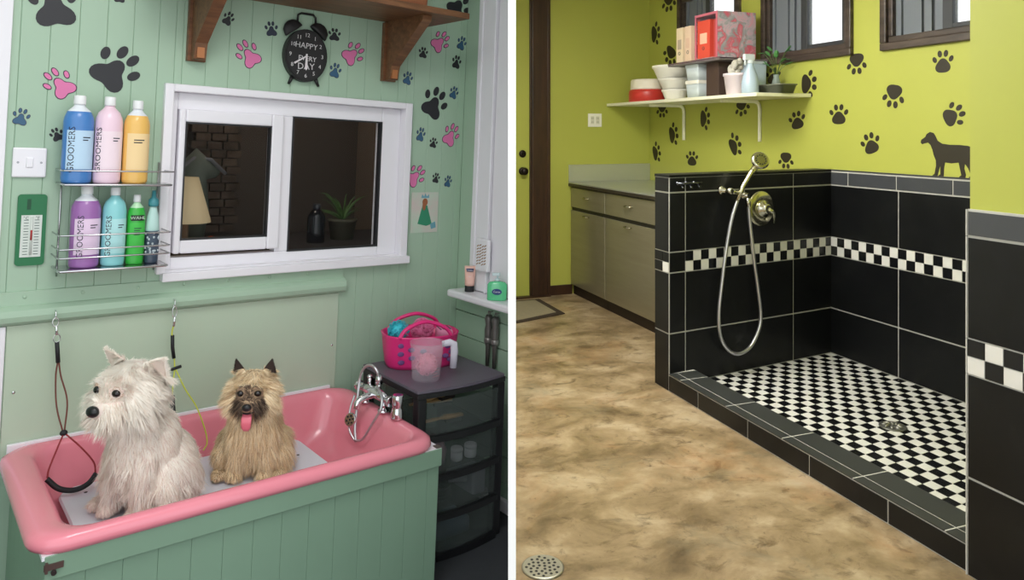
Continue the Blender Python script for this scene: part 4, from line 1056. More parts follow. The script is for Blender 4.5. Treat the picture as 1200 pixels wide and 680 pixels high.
for s in (-1,1):
    k = part('socket', MB().box(s*.026-.016,s*.026+.016,-.011,-.0078,-.034,.034), [mat('outlet_inset', (214,212,190), .4)], t, .002)
    mb = MB()
    for z in (-.017,.017): mb.box(s*.026-.007,s*.026-.004,-.0118,-.0105,z-.006,z+.006); mb.box(s*.026+.004,s*.026+.007,-.0118,-.0105,z-.006,z+.006)
    part('slots', mb, [mat('outlet_slot', (90,88,80), .6)], k)

# window wall (three clerestory windows with dark frames)
WIN = [(4.655,5.50),(3.565,4.405),(2.475,3.345)]; ZB, ZT = 1.910, 2.62
mb = MB(); mb.box(XB,XB+.14,1.5,YE+.1,-.02,ZB); mb.box(XB,XB+.14,1.5,YE+.1,ZT,2.75)
e = [1.5]+[v for w_ in sorted(WIN) for v in w_]+[YE+.1]
for i in range(0,len(e),2): mb.box(XB,XB+.14,e[i],e[i+1],ZB,ZT)
struct('wall_windows', mb, LIME)
DFR = ramp_mat('dark_window_frame', [(.3,(48,38,34)),(.6,(76,64,56)),(.85,(98,84,74))], 4, 4, .4, .3, (6,1,6), .03)
SLAT = mat('blind_grey', (112,118,126), .6); SLD = mat('sash_dark', (52,54,58), .5); CLEARP = clear_mat('clear_pane', (230,238,245), .9, .02)
for i,(a,b) in enumerate(WIN):
    wd = struct('window_%d' % (3+i), MB().box(XB-.028,XB+.05,a,b,ZB-.0,ZB+.045).box(XB-.028,XB+.05,a,b,ZT-.045,ZT).box(XB-.028,XB+.05,a,a+.045,ZB+.045,ZT-.045).box(XB-.028,XB+.05,b-.045,b,ZB+.045,ZT-.045), DFR, .006)
    mb = MB(); m2 = MB()
    y0, y1, z0, z1 = a+.045, b-.045, ZB+.045, ZT-.045
    mb.box(XB-.008,XB+.06,y0,y1,z0,z0+.035); mb.box(XB-.008,XB+.06,y0,y1,z1-.035,z1); mb.box(XB-.008,XB+.06,y0,y0+.030,z0+.035,z1-.035); mb.box(XB-.008,XB+.06,y1-.030,y1,z0+.035,z1-.035)
    part('frame', mb, [DFR], wd, .005)
    # bright sash nearest the viewer, blind-covered sash beyond
    ym = y0+(y1-y0)*.52
    m2.box(XB+.005,XB+.05,ym-.03,ym+.03,z0+.035,z1-.035); m2.box(XB+.008,XB+.05,y0+.03,y0+.060,z0+.035,z1-.035); m2.box(XB+.008,XB+.05,y0+.03,ym,z0+.035,z0+.062)
    s_ = part('sash', m2, [SLD], wd, .004)
    part('pane', MB().box(XB+.025,XB+.029,y0+.055,ym-.03,z0+.06,z1-.035), [CLEARP], s_)
    m3 = MB(); yy = ym+.035
    widths = [.055,.018,.05,.014,.075,.06,.05]; k = 0
    while yy < y1-.03:
        wv = widths[k%7]; m3.box(XB+.02+(k%2)*.012,XB+.045,yy,min(yy+wv-.003,y1-.028),z0+.035,z1-.035,1 if wv < .03 else 0); yy += wv; k += 1
    part('blind', m3, [SLAT, SLD], wd)

# ---- tiles: raised slabs on a grout bed
TBLK = ramp_mat('black_tile', [(.3,(14,15,17)),(.6,(22,23,24)),(.85,(34,35,35))], 5, 6, .36, .5, spec=.3)
TDK = mat('charcoal_sheen_cap_tile', (70,72,76), .3, noise=.12, nscale=9)  # grey cap row; on the back wall it stands for gloss reflection
TSM = mat('mosaic_black', (18,19,22), .25); TSW = mat('mosaic_white', (228,226,220), .3)
GR = mat('grout', (196,194,186), .9)
TM = [GR, TBLK, TDK, TSM, TSW]
def tiles(m, O, U, N, us, vs, fn, gap=.0045, lift=.004):
    """grid of tiles on a wall: O origin, U along, Z up, N out of the wall"""
    O, U, N = Vector(O), Vector(U), Vector(N); Z = Vector((0,0,1))
    for j in range(len(vs)-1):
        for i in range(len(us)-1):
            k = fn(i,j)
            if k is None: continue
            u0,u1,v0,v1 = us[i]+gap/2, us[i+1]-gap/2, vs[j]+gap/2, vs[j+1]-gap/2
            if u1-u0 < .003: continue
            q = []
            for n_ in (0,lift):
                for u,v in ((u0,v0),(u1,v0),(u1,v1),(u0,v1)): q.append(tuple(O+U*u+Z*v+N*n_))
            m.hexa(q, k)
def span(a, b, step, first=None):
    o = [a]; x = a+(first if first else step)
    while x < b-.004: o.append(x); x += step
    return o+[b]
ZL = [.03,.318,.655,.712,.768,1.10,1.185]     # grout levels: base row, middle row, two mosaic rows, upper row, cap row
def clad(m, O, U, N, length, big, first=None, zl=ZL, sq=.0575, ph=0, cap=.55, capfirst=None, b0=0, capk=2):
    us = span(0,length,big,first)
    tiles(m,O,U,N,us,[zl[0],zl[1],zl[2]],lambda i,j:1,.009)
    tiles(m,O,U,N,us,[zl[4],zl[5]],lambda i,j:1,.009)
    tiles(m,O,U,N,span(0,length,cap,capfirst),[zl[5],zl[6]],lambda i,j:capk,.009)
    if b0: tiles(m,O,U,N,[0,b0],[zl[2],zl[4]],lambda i,j:1,.007)
    if sq: tiles(m,O,U,N,span(b0,length,sq),[zl[2],zl[3],zl[4]],lambda i,j:3 if (i+j+ph)%2 else 4,.003)
def frame_box(m, O, U, N, L, D, z0, z1, mi=0):
    O,U,N = Vector(O),Vector(U),Vector(N); q = []
    for z in (z0,z1):
        for u,n_ in ((0,0),(L,0),(L,-D),(0,-D)): q.append(tuple(O+U*u+N*n_+Vector((0,0,z))))
    m.hexa(q, mi)
def solve_len(y): return (XB-XC)/BD.x
# low tiled wall beside the cabinet (runs back from the curb)
LB = solve_len(0); mb = MB(); inner = Vector((XC,YP1,0)); YC = (inner+BD*LB).y
mb.prism([(XC+.0005,YP1),(XB,YC),(XB,YC+.146),(XC+.0005,YP0)],2,0,1.183)
clad(mb, inner, BD, -BN, LB, .86, .115, zl=[.03]+ZL[1:], cap=.86, capfirst=.115, b0=.115, capk=1, ph=0)
clad(mb, (XC,YP0,0), (0,-1,0), (-1,0,0), YP0-YP1, .3, zl=[0]+ZL[1:], sq=0, cap=.3, capk=1)
tiles(mb,(XC,YP0,0),(0,-1,0),(-1,0,0),[0,.084,.146],[ZL[2],ZL[3],ZL[4]],lambda i,j:4 if (i == 1 and j == 0) else 1,.004)
for a,b in ((0,.40),(.40,.86),(.86,LB)):
    q = []
    for z in (1.183,1.198):
        for u,n_ in ((a+.002,-.004),(b-.002,-.004),(b-.002,.150),(a+.002,.150)): q.append(tuple(inner+BD*u+Vector((0,n_,z))+Vector((-.004 if a == 0 and u < .1 else 0,0,0))))
    mb.hexa(q, 1)
struct('wall_low', mb, TM)
# shower back wall
mb = MB(); mb.box(XB-.012,XB-.0005,1.55,YC+.01,0,1.19)
clad(mb, (XB-.012,YC,0), (0,-1,0), (-1,0,0), YC-1.74, .52, .52, ph=1, cap=.36, capfirst=.145)
mb.box(XB-.016,XB-.0005,1.55,YC,1.19,1.198,2)
struct('wall_shower_back', mb, TM)
# end of the alcove and the wing wall that faces the room
mb = MB(); mb.box(XC+.02,XB+.1,1.60,1.745,-.02,2.75)
struct('wall_shower_end', mb, [LIME])
mb = MB(); mb.box(XC,XC+.12,.2,1.752,-.02,2.75,1); mb.box(XC-.010,XC,.2,1.752,0,1.188,0)
clad(mb, (XC-.010,1.752,0), (0,-1,0), (-1,0,0), 1.55, .75, .75, zl=[0]+ZL[1:], sq=.061, ph=0, cap=.6)
for z0,z1 in ((0,.318),(.318,.655),(.655,.768),(.768,1.10),(1.10,1.188)): mb.box(XC-.0145,XC-.010,1.7525,1.7565,z0+.001,z1-.001,0)
struct('wall_wing', mb, [GR, LIME, TDK, TSM, TSW]) if False else None
m_ = mb.mesh('wall_wing', [GR, TBLK, TDK, TSM, TSW, LIME])
mi = [5 if (k < 6) else v for k, v in enumerate(mb.m)]; m_.polygons.foreach_set('material_index', mi)
o = bpy.data.objects.new('wall_wing', m_); col.objects.link(o); place(o); o['kind'] = 'structure'
# shower floor: black and white mosaic
mb = MB(); ci = Vector((XC+.17,0,0)); sq = .0575
poly = [(XC+.16,1.745),(XB-.012,1.745),(XB-.012,YC),(XC+.16,YP1+.16*BD.y/BD.x)]
mb.prism(poly, 2, -.02, .0265, 0)
o_ = Vector((XB-.014,YC-.002,0)); ny = int(2.4/sq); nx = int(1.5/sq)
for i in range(nx):
    for j in range(ny):
        g = .0015
        q = []
        for z in (.0262,.029):
            for a,b in ((i*sq+g,j*sq+g),((i+1)*sq-g,j*sq+g),((i+1)*sq-g,(j+1)*sq-g),(i*sq+g,(j+1)*sq-g)):
                v = o_-BD*a+Vector((0,-1,0))*b; q.append((v.x,v.y,z))
        cx_ = sum(k[0] for k in q)/8; cy_ = sum(k[1] for k in q)/8
        if cx_ < XC+.175 or cy_ < 1.75: continue
        mb.hexa(q, 1 if (i+j)%2 else 2)
struct('floor_shower', mb, [GR, TSM, TSW])
# curb
CURB = .098
mb = MB(); mb.box(XC,XC+.172,1.753,YP1+.02,0,CURB-.0012)
tiles(mb,(XC,YP1,0),(0,-1,0),(-1,0,0),span(0,YP1-1.755,.40,.28),[.002,CURB-.006],lambda i,j:1,.009)
yy = span(0,YP1-1.755,.40,.115)
for i in range(len(yy)-1):
    for a,b,k in ((-.004,.046,5),(.051,.172,5)):
        mb.box(XC+a,XC+b,YP1-yy[i+1]+.004,YP1-yy[i]-.004,CURB-.004,CURB,k)
struct('trim_6', mb, TM+[mat('curb_tile', (58,60,58), .3, noise=.1, nscale=8)], label='black tiled curb')

# ---- chrome and brass fittings on the low wall
def onwall(u, z, n=0): v = inner+BD*u-BN*n; return (v.x, v.y, z)
NI = mat('nickel', (206,204,186), .16, 1); NIW = mat('warm_nickel', (204,200,172), .18, 1)
FW = Matrix.Rotation(SK,4,'Z')
def wallM(u, z, n=0): return Matrix.Translation(onwall(u,z,n)) @ FW @ Matrix.Rotation(R(90),4,'X')   # lathe axis points out of the wall
t = thing('shower_valve', 'round chrome shower valve with lever on the black tiled low wall', 'valve', (0,0,0))
uv, zv = .697, .980
mb = MB(); mb.lathe([(.106,.0045),(.106,.008),(.094,.016),(.060,.020)],n=40,M=wallM(uv,zv)); part('escutcheon', mb, [NIW], t)
mb = MB(); mb.lathe([(.052,.018),(.050,.034),(.034,.040),(.030,.060),(.024,.066)],n=28,M=wallM(uv,zv)); part('hub', mb, [NI], t)
mb = MB(); mb.tube([onwall(uv,zv,.058),onwall(uv+.045,zv-.020,.060),onwall(uv+.058,zv-.085,.052)],[.014,.012,.008],10); part('lever', mb, [NI], t)
t = thing('hand_shower', 'chrome hand shower with looping hose on the black tiled low wall', 'hand shower', (0,0,0))
mb = MB(); mb.lathe([(.026,.0045),(.026,.010),(.013,.014),(.012,.050)],n=20,M=wallM(.385,1.10)); mb.lathe([(.018,.050),(.020,.056),(.018,.082),(.012,.088)],n=20,M=wallM(.385,1.10))
mb.tube([onwall(.385,1.10,.07),onwall(.44,1.085,.075)],[.014,.012],12); part('holder', mb, [NI], t)
mb = MB(); mb.tube([onwall(.435,1.045,.075),onwall(.475,1.12,.080),onwall(.53,1.20,.090),onwall(.565,1.245,.10)],[.012,.016,.017,.020],14); wand = part('wand', mb, [NIW], t)
hv = Vector(onwall(.58,1.268,.105)); Mh = Matrix.Translation(hv) @ FW @ Matrix.Rotation(R(66),4,'X') @ Matrix.Rotation(R(-22),4,'Y')
mb = MB(); mb.lathe([(.020,-.035),(.034,-.022),(.050,.0),(.053,.012),(.047,.022),(.040,.025)],n=26,M=Mh); part('spray_head', mb, [NI], wand)
mb = MB()
for i in range(12): mb.lathe([(.004,.0245),(.003,.029)],(.028*math.cos(i*PI/6),.028*math.sin(i*PI/6),0),8,M=Mh)
part('nozzles', mb, [BLK], wand)
pts = [onwall(.437,1.045,.075),onwall(.395,.93,.07),onwall(.365,.76,.06),onwall(.342,.58,.052),onwall(.322,.40,.048),onwall(.335,.27,.048),onwall(.395,.185,.05),onwall(.475,.155,.052),onwall(.565,.185,.052),onwall(.632,.275,.05),
       onwall(.650,.36,.048),onwall(.630,.52,.045),onwall(.600,.70,.042),onwall(.572,.90,.040),onwall(.560,1.02,.040)]
mb = MB(); mb.tube(smooth_path(pts,8),.0105,10); part('hose', mb, [HOSE], t)
mb = MB(); mb.tube([onwall(.560,1.00,.040),onwall(.558,1.05,.040)],[.013,.017],12); mb.lathe([(.024,.0045),(.024,.010),(.014,.014),(.013,.044)],n=20,M=wallM(.558,1.065)); part('outlet_elbow', mb, [NI], t)
t = thing('towel_hook_bar', 'small dark chrome hook bar at the left end of the low wall', 'hook', (0,0,0))
DKC = mat('dark_chrome', (86,88,92), .25, .9)
mb = MB(); mb.tube([onwall(.03,1.150,.035),onwall(.205,1.150,.035)],.0075,10); part('bar', mb, [DKC], t)
for u in (.055,.115,.175):
    mb = MB(); mb.lathe([(.012,.0045),(.012,.010),(.006,.013),(.006,.036)],n=14,M=wallM(u,1.150)); mb.tube([onwall(u,1.150,.035),onwall(u,1.128,.044),onwall(u,1.130,.056)],.0055,8); part('hook', mb, [DKC], t)
# drains
def drain(name, label, c, r_, holes, M_):
    t = thing(name, label, 'drain', c)
    part('grate', MB().lathe([(r_,0),(r_,.003),(r_*.93,.0055),(r_*.88,.0045)],n=48), [M_], t)
    mb = MB()
    for k in range(holes):
        a = k*2.39996; q = r_*.82*math.sqrt((k+.5)/holes); mb.lathe([(r_*.072,.0046),(r_*.072,.0052)],(q*math.cos(a),q*math.sin(a),0),10)
    part('holes', mb, [mat('drain_dark', (28,26,24), .7)], t)
drain('floor_drain', 'round metal floor drain in the stained concrete at the bottom edge', (.936,2.262,.0003), .070, 34, mat('drain_steel', (170,166,150), .35, .8))
t = thing('shower_drain', 'steel drain on the checkered shower floor', 'drain', (2.925,2.70,.0293))
part('grate', MB().lathe([(.062,0),(.062,.003),(.056,.006),(.05,.0055)],n=40), [mat('drain_grey', (120,120,114), .35, .7)], t)
mb = MB()
for k in range(9):
    a = 2*PI*k/9; mb.tube([(.018*math.cos(a),.018*math.sin(a),.0065),(.034*math.cos(a+.25),.034*math.sin(a+.25),.0085),(.048*math.cos(a+.35),.048*math.sin(a+.35),.0065)],[.003,.006,.003],8)
part('petal_bars', mb, [mat('drain_light', (176,174,166), .3, .8)], t)

# ---- steel cabinets under a worktop
CAB = ramp_mat('brushed_steel', [(.3,(156,150,126)),(.7,(164,158,134))], 2, 3, .28, 0, (1,1,12))
pb = CAB.node_tree.nodes['Principled BSDF']; pb.inputs['Metallic'].default_value = .6
CABD = mat('cabinet_gap', (44,42,34), .5); KICK = mat('toe_kick', (36,24,18), .5)
XF = 2.745
def cabinet(y0, y1, label):
    t = thing('steel_cabinet', label, 'cabinet', (0,0,0), 0, 'steel cabinets along the window wall')
    part('carcass', MB().box(XF+.016,XB-.02,y0,y1,.085,.955), [CABD], t)
    part('toe_kick', MB().box(XF+.03,XB-.03,y0,y1,.001,.084), [KICK], t)
    def hdl(y, z, pa):
        m = MB(); m.tube([(XF-.0005,y+.045,z),(XF-.020,y+.040,z),(XF-.022,y,z-.002),(XF-.020,y-.040,z),(XF-.0005,y-.045,z)],.0065,8); part('handle', m, [NI], pa)
    a, b = y0+.004, y1-.004
    d = part('drawer', MB().box(XF,XF+.018,a,b,.775,.945), [CAB], t, .003); hdl((a+b)/2,.872,d)
    d = part('door', MB().box(XF,XF+.018,a,b,.09,.745), [CAB], t, .003); hdl((a+b)/2,.715,d)
cabinet(5.336,5.990,'steel cabinet in the corner by the lime end wall, further from the shower')
cabinet(4.55,5.334,'steel cabinet nearer the low tiled wall, wider of the two')
CTOP = mat('worktop_steel', (204,206,204), .3, .7); CEDGE = mat('worktop_edge', (52,44,34), .4)
t = thing('worktop', 'grey steel worktop with backsplash over the two steel cabinets', 'worktop', (0,0,.956))
part('slab', MB().box(XF-.018,XB-.001,4.50,YE-.002,.024,.036), [CTOP], t, .003)
part('front_edge', MB().box(XF-.020,XB-.001,4.50,YE-.002,0,.0235), [CEDGE], t, .002)
part('backsplash', MB().box(XF-.018,XB-.001,YE-.020,YE-.002,.0365,.188), [CTOP], t, .002)

# ---- shelf and everything on it
SHW = mat('shelf_cream', (242,239,214), .4)
ZS = 1.690
t = thing('wall_shelf', 'long cream shelf on two white brackets under the dark windows', 'shelf', (0,0,0))
part('shelf_board', MB().box(3.105,XB-.001,3.925,YE-.002,ZS-.024,ZS), [SHW], t, .003)
BRW = mat('bracket_white', (242,240,220), .4)
for y in (5.41,4.43):
    m = MB(); m.tube(smooth_path([(3.20,y,ZS-.032),(3.40,y,ZS-.032),(3.50,y,ZS-.036),(3.531,y,ZS-.075),(3.533,y,ZS-.16),(3.533,y,1.365)],6),[.011]*31,8,flat=1.3); part('bracket', m, [BRW], t)
PWH = mat('pot_white', (246,243,232), .4); PBL = mat('pot_bluish', (206,216,218), .4)
def vessel(name, label, cat, c, prof, m_, grp, extra=None, sx=1, sy=1, n=28, pname='bowl_body'):
    t = thing(name, label, cat, c, 0, grp); part(pname, MB().lathe(prof,n=n,sx=sx,sy=sy), [m_], t)
    if extra: extra(t)
    return t
def lidded(t):
    part('lid', MB().lathe([(.150,.108),(.152,.118),(.148,.185),(.140,.196)],n=32), [mat('lid_cream', (246,238,220), .45)], t)
vessel('storage_tin', 'round red tin with cream lid at the left end of the shelf', 'tin', (3.315,5.63,ZS+.0005), [(.158,0),(.165,.005),(.165,.085),(.158,.105),(.150,.108)], mat('tin_red', (206,60,52), .35), None, lidded, pname='tin_body')
def stackbowl(c, h, r_, label, m_):
    vessel('white_bowl', label, 'bowl', c, [(r_*.70,0),(r_*.74,.004),(r_*.96,h*.72),(r_,h*.78),(r_,h),(r_*.93,h),(r_*.90,h*.75),(r_*.66,.012)], m_, 'white bowls stacked on the shelf')
    t = [o for o in bpy.data.objects if o.name.startswith('white_bowl')][-1]
    part('rim', MB().lathe([(r_*.985,h*.80),(r_*1.035,h*.82),(r_*1.035,h*.99),(r_*.985,h)],n=28,cap=False), [m_], t)
stackbowl((3.30,5.18,ZS+.0005),.088,.105,'white bowl at the bottom of the stack beside the red tin',PWH)
stackbowl((3.30,5.185,ZS+.0905),.085,.130,'white bowl in the middle of the stack beside the red tin',PWH)
stackbowl((3.29,5.21,ZS+.177),.105,.155,'large white bowl tipped on top of the stack beside the red tin',PWH)
def carton(name, label, c, sx_, sy_, h, m_, lidm):
    t = thing(name, label, 'tub', c, 0, 'white tubs under the magazine files')
    part('tub_body', MB().loft([rrect(-sx_*.9,sx_*.9,-sy_*.9,sy_*.9,.012,0),rrect(-sx_,sx_,-sy_,sy_,.014,h*.8)],0,True,True), [m_], t)
    part('lid', MB().loft([rrect(-sx_*1.06,sx_*1.06,-sy_*1.06,sy_*1.06,.014,h*.8),rrect(-sx_*1.06,sx_*1.06,-sy_*1.06,sy_*1.06,.014,h)],0,True,True,False), [lidm], t)
carton('storage_tub', 'white tub standing on the shelf, lower of its pair', (3.24,4.73,ZS+.0005), .085,.080,.128,PBL,PWH)
carton('storage_tub', 'white tub stacked on its twin right of the bowls', (3.24,4.73,ZS+.1295), .085,.080,.117,PBL,PBL)
t = thing('dark_box', 'dark brown box on the shelf beneath the magazine files', 'box', (3.26,4.505,ZS+.0005))
part('carton', MB().box(-.08,.08,-.075,.075,0,.238), [mat('carton_brown', (72,54,46), .6)], t, .004); part('flap', MB().box(-.081,.081,-.076,.076,.2385,.244), [mat('carton_flap', (88,68,58), .6)], t, .002)
t = thing('storage_tub', 'pale blue tall tub behind the white planter on the shelf', 'tub', (3.425,4.38,ZS+.0005))
part('tub_body', MB().loft([rrect(-.07,.07,-.07,.07,.015,0),rrect(-.075,.075,-.075,.075,.015,.225)],0,True,True), [mat('tub_pale_blue', (190,208,220), .4)], t); part('lid', MB().loft([rrect(-.078,.078,-.078,.078,.015,.225),rrect(-.078,.078,-.078,.078,.015,.243)],0,True,True,False), [PBL], t)
# board that carries the files, two white binders, a red binder, a patterned magazine box
TZ = ZS+.248
t = thing('tray_board', 'thin grey tray lying on the tubs and carrying the binders', 'tray', (0,0,TZ))
part('tray_floor', MB().box(3.11,3.52,4.32,4.98,0,.010), [mat('tray_grey', (120,112,112), .5)], t, .002); m = MB(); m.box(3.106,3.112,4.32,4.98,.0102,.022); m.box(3.52,3.526,4.32,4.98,.0102,.022); part('edge', m, [mat('tray_edge', (108,84,90), .5)], t, .002)
def binder(label, y, w, h, m_, lm, d=.30):
    t = thing('ring_binder', label, 'binder', (3.125 if w < .1 else 3.136,y,TZ+(.0225 if w < .1 else .0295)), 0, 'binders on the shelf')
    part('cover', MB().box(0,d,-w/2,-w/2+.004,0,h).box(0,d,w/2-.004,w/2,0,h).box(-.003,.003,-w/2,w/2,0,h), [m_], t, .001)
    part('pages', MB().box(.006,d-.01,-w/2+.006,w/2-.006,.004,h-.008), [PWH], t)
    part('spine_label', MB().box(-.0045,-.0028,-w*.28,w*.28,h*.38,h*.66), [lm], t)
    part('finger_ring', MB().tube([(-.0048,.012*math.cos(a),h*.26+.012*math.sin(a)) for a in [2*PI*k/14 for k in range(14)]],.002,6,closed=True), [mat('ring_grey', (120,110,100), .3, .6)], t)
binder('cream binder standing leftmost among the binders on the shelf', 4.838,.088,.262,mat('binder_cream', (238,218,184), .5),mat('spine_grey', (188,170,148), .6))
binder('cream pink binder standing between the cream and the red binder', 4.728,.080,.262,mat('binder_blush', (240,210,182), .5),mat('spine_pale', (232,196,170), .6))
TF = 1
binder('bright red binder with pale spine label inside the patterned file', 4.545,.150,.272,mat('binder_red', (226,84,66), .45),mat('spine_peach', (242,196,168), .6))
t = thing('magazine_file', 'pink and grey patterned magazine file holding the red binder', 'magazine file', (3.125,4.502,TZ+.0225))
MPK = ramp_mat('file_pattern', [(.30,(226,150,164)),(.44,(196,176,186)),(.52,(150,158,158)),(.60,(214,92,110)),(.75,(208,196,200))], 9, 3, .5, 1.2)
RIMP = mat('file_rim', (206,112,130), .5)
h = .318; m = MB(); m.box(0,.325,-.134,-.128,0,h); m.box(0,.325,.128,.134,0,h); m.box(0,.325,-.128,.128,0,.006); m.box(.319,.325,-.128,.128,.006,h); m.box(0,.325,-.134,.134,h,h+.006)
part('shell', m, [MPK], t, .001)
part('edge_band', MB().box(-.003,.0,-.136,-.118,0,h+.006).box(-.003,.0,.118,.136,0,h+.006).box(-.003,0,-.118,.118,h-.012,h+.006), [RIMP], t)
part('magazines', MB().box(.02,.29,-.122,-.062,.008,h*.86), [mat('magazine_red', (190,70,66), .5)], t, .002)
# white planter, spray bottle, sprig, dark tray
t = thing('white_planter', 'pinkish white pot with grey crumpled cloth in front of the file', 'pot', (3.19,4.245,ZS+.0005))
part('pot_body', MB().lathe([(.060,0),(.066,.004),(.082,.125),(.088,.128),(.088,.145),(.078,.145),(.074,.12)],n=28), [mat('pot_blush', (228,214,218), .4)], t)
m = MB()
for k in range(16):
    a = random.uniform(0,2*PI); q = random.uniform(0,.05); m.ell((q*math.cos(a),q*math.sin(a),.14+random.uniform(0,.09)),(random.uniform(.018,.034),random.uniform(.018,.03),random.uniform(.018,.04)),10,7)
part('cloth', m, [mat('cloth_greige', (188,184,172), .8)], t)
t = thing('spray_bottle', 'clear pale blue spray bottle on the shelf before the green sprig', 'bottle', (3.18,4.085,ZS+.0005))
part('bottle_body', MB().lathe([(.050,0),(.056,.006),(.056,.07),(.044,.13),(.022,.185),(.020,.20)],n=26), [mat('spray_blue', (176,194,208), .2)], t)
m = MB(); m.cyl((0,0,.20),(0,0,.222),.023,n=18); m.box(-.05,.03,-.014,.014,.222,.262); m.box(-.044,-.036,-.006,.006,.185,.224); part('trigger', m, [mat('trigger_white', (212,220,224), .4)], t, .004)
t = thing('sprig_vase', 'little vase of green leaves on the shelf under the middle window', 'plant', (3.46,4.165,ZS+.0005))
part('vase', MB().lathe([(.026,0),(.032,.006),(.034,.07),(.018,.12),(.020,.14)],n=20), [mat('vase_glass', (150,164,160), .15)], t)
m = MB(); st = MB()
for k in range(13):
    a = random.uniform(0,2*PI); l = random.uniform(.02,.085); z = random.uniform(.20,.31)
    st.tube([(0,0,.12),(l*.4*math.cos(a),l*.4*math.sin(a),.12+(z-.12)*.6),(l*math.cos(a),l*math.sin(a),z)],.002,5)
    M = Matrix.Translation((l*math.cos(a),l*math.sin(a),z)) @ Matrix.Rotation(a,4,'Z') @ Matrix.Rotation(random.uniform(-.9,.2),4,'Y'); m.ell((.018,0,0),(.028,.016,.003),10,6,0,M)
part('leaves', m, [mat('sprig_green', (86,146,84), .5)], t); part('stems', st, [mat('stem_green', (96,120,70), .6)], t)
t = thing('dark_tray', 'dark grey oblong tray at the right end of the shelf', 'tray', (3.345,4.03,ZS+.0005))
part('dish', MB().loft([rrect(-.06,.06,-.115,.115,.03,0),rrect(-.075,.075,-.13,.13,.035,.055),rrect(-.078,.078,-.133,.133,.035,.058),rrect(-.070,.070,-.125,.125,.033,.057),rrect(-.055,.055,-.11,.11,.03,.006)],0,True,True), [mat('tray_dark', (74,78,66), .35)], t)
part('rolled_rim', MB().loft([rrect(-.079,.079,-.134,.134,.035,.052),rrect(-.082,.082,-.137,.137,.037,.055),rrect(-.079,.079,-.134,.134,.035,.060)],0,False,False), [mat('tray_rim', (110,112,98), .3)], t)

# door mat
MT = mat('mat_grey', (150,140,112), .9, noise=.12, nscale=40, bump=.3, bscale=200); MTE = mat('mat_edge', (58,46,32), .9)
q = [(up_to(5.235,.02),5.20),(2.40,5.345),(2.40,5.88),(up_to(5.88,.02),5.88)]
t = thing('door_mat', 'grey floor mat with a dark border before the lime door', 'mat', (0,0,.0005))
part('border', MB().prism(q,2,0,.006), [MTE], t)
cx_ = sum(a for a,_ in q)/4; q2 = [(q[0][0],q[0][1]+.05),(2.345,5.395),(2.345,5.84),(q[3][0],5.84)]
part('pile', MB().prism(q2,2,.006,.010), [MT], t)

# ---- paw prints and the dog silhouette on the window wall
PR = mat('paw_dark_brown', (44,38,22), .55)
for (y, z, s, a, fat, lab) in [
(3.541, 1.848, 0.1429, 180, 1.16, 'paw print upside down beneath the middle window right corner'),
(3.94, 1.757, 0.1542, 90, 1.25, 'paw print turned sideways just right of the shelf end'),
(4.301, 1.839, 0.1273, 0, 1.34, 'paw print peeking above the dark tray on the shelf'),
(3.269, 1.637, 0.15, 190, 1.09, 'paw print upside down between the two right windows, mid wall'),
(2.947, 1.821, 0.1349, 0, 1.01, 'upright paw print just under the rightmost window'),
(2.876, 1.53, 0.1419, 62, 1.0, 'paw print turned sideways above the dog silhouette'),
(3.686, 1.553, 0.1411, 0, 1.19, 'upright paw print above the shower corner, right of the shelf'),
(4.06, 1.521, 0.1335, -10, 1.28, 'paw print below the right end of the shelf'),
(3.436, 1.374, 0.1393, -18, 1.13, 'paw print left of the dog silhouette, just over the tiles'),
(4.169, 1.233, 0.1243, 180, 1.31, 'paw print half above the low wall top, right of the shower valve'),
(5.661, 2.568, 0.1737, 180, 1.4, 'paw print at the top edge left of the far window'),
(5.875, 2.331, 0.1628, 85, 1.4, 'paw print in the corner left of the far window'),
(5.647, 2.1, 0.1737, -150, 1.4, 'paw print left of the cream binder'),
(5.774, 1.623, 0.1443, 180, 1.4, 'paw print under the left part of the shelf, near the corner'),
(5.112, 1.544, 0.1458, 90, 1.4, 'paw print turned sideways between the shelf brackets'),
(4.643, 1.613, 0.1346, 165, 1.4, 'paw print high between the brackets, near the right one'),
(5.579, 1.418, 0.1556, 75, 1.4, 'paw print left of the far shelf bracket foot'),
(4.725, 1.342, 0.15, 55, 1.4, 'paw print behind the shower head'),
(5.861, 1.254, 0.1465, 70, 1.4, 'paw print low in the corner over the worktop'),
(5.306, 1.219, 0.135, 0, 1.4, 'paw print close over the low wall hook bar')]:
    mb = paw(MB(), s, R(a), .0012, fat, lobe=.10)
    solo('paw_print', mb, [PR], lab, 'paw print', (XB-.0004,y,z), R(-90), 'paw prints on the lime wall')
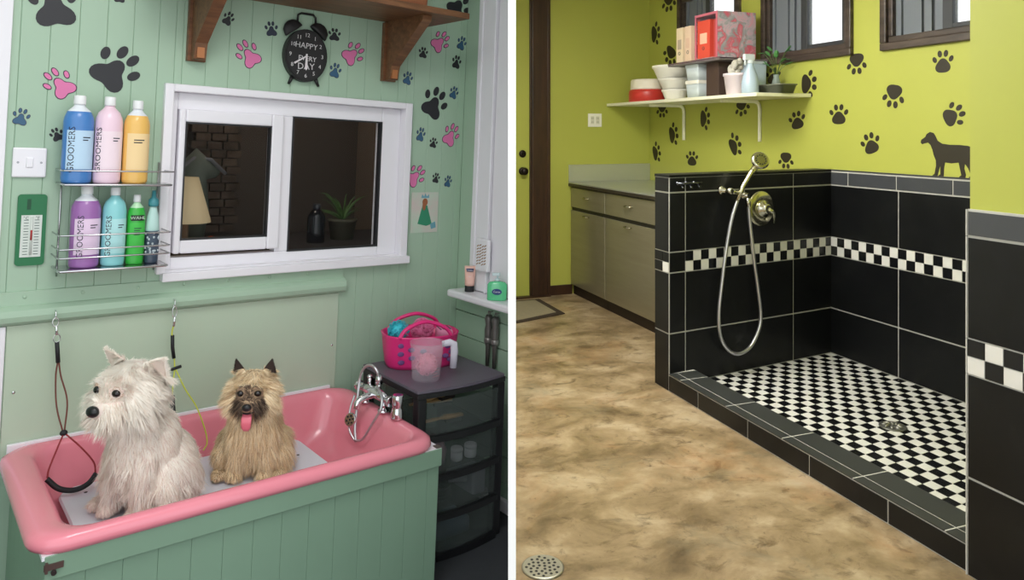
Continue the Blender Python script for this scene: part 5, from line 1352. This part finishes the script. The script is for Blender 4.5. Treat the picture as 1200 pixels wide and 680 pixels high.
# standing dog, facing the low wall
dog = [(.000,.200),(.004,.216),(.030,.232),(.040,.250),(.062,.262),(.086,.256),(.100,.236),(.112,.212),(.140,.196),(.190,.190),(.250,.190),(.300,.186),(.330,.176),(.370,.180),(.400,.176),(.372,.162),(.345,.150),(.336,.120),(.322,.092),(.328,.070),(.346,.030),(.340,.004),(.306,.004),(.306,.014),(.318,.024),(.302,.062),(.282,.086),(.278,.060),(.288,.026),(.282,.004),(.248,.004),(.248,.014),(.260,.024),(.250,.064),(.244,.092),(.200,.086),(.160,.090),(.154,.060),(.152,.022),(.150,.004),(.116,.004),(.118,.014),(.130,.022),(.130,.070),(.122,.050),(.114,.020),(.110,.004),(.078,.004),(.080,.014),(.092,.022),(.102,.070),(.100,.100),(.086,.130),(.078,.160),(.066,.186),(.050,.200),(.030,.196),(.010,.190)]
mb = MB(); mb.prism([(x*.95,z*.95) for x,z in dog],1,-.0012,0)
solo('dog_silhouette', mb, [PR], 'black silhouette of a standing dog above the tiles beside the wing wall', 'wall sticker', (XB-.0004,3.085,1.188), R(-90))
# ---------------------------------------------------------------- the wall between the two rooms (its end faces the camera)
ROOM = Matrix.Identity(4)
PW = 1.60
struct('wall_partition', MB().box(-.0083,.0083,PW,6.9,-.25,2.75), mat('partition_white', (255,255,255), .6))

# ---------------------------------------------------------------- light
w = bpy.data.worlds.new('sky'); sc.world = w; w.use_nodes = True
bg = w.node_tree.nodes['Background']; bg.inputs['Color'].default_value = (.93,.97,1.0,1); bg.inputs['Strength'].default_value = 1.45
def area(name, loc, rot, sx, sy, power, color=(1,1,1)):
    l = bpy.data.lights.new(name, 'AREA'); l.shape = 'RECTANGLE'; l.size = sx; l.size_y = sy; l.energy = power; l.color = color
    o = bpy.data.objects.new(name, l); col.objects.link(o); o.matrix_world = ROOM @ Matrix.Translation(loc) @ Matrix.Rotation(rot[0],4,'X') @ Matrix.Rotation(rot[1],4,'Y'); return o
ROOM = LEFT
area('overhead_fill_grooming', (.45,1.35,2.47), (0,0), .5, .5, 8, (1,.97,.93))  # unseen area light added overhead to brighten tops and give direction
ROOM = RIGHT
area('overhead_fill_washroom', (1.4,3.4,2.72), (0,0), 1.0, 1.0, 86, (1,.985,.94))  # area light added out of view to light the washroom from above
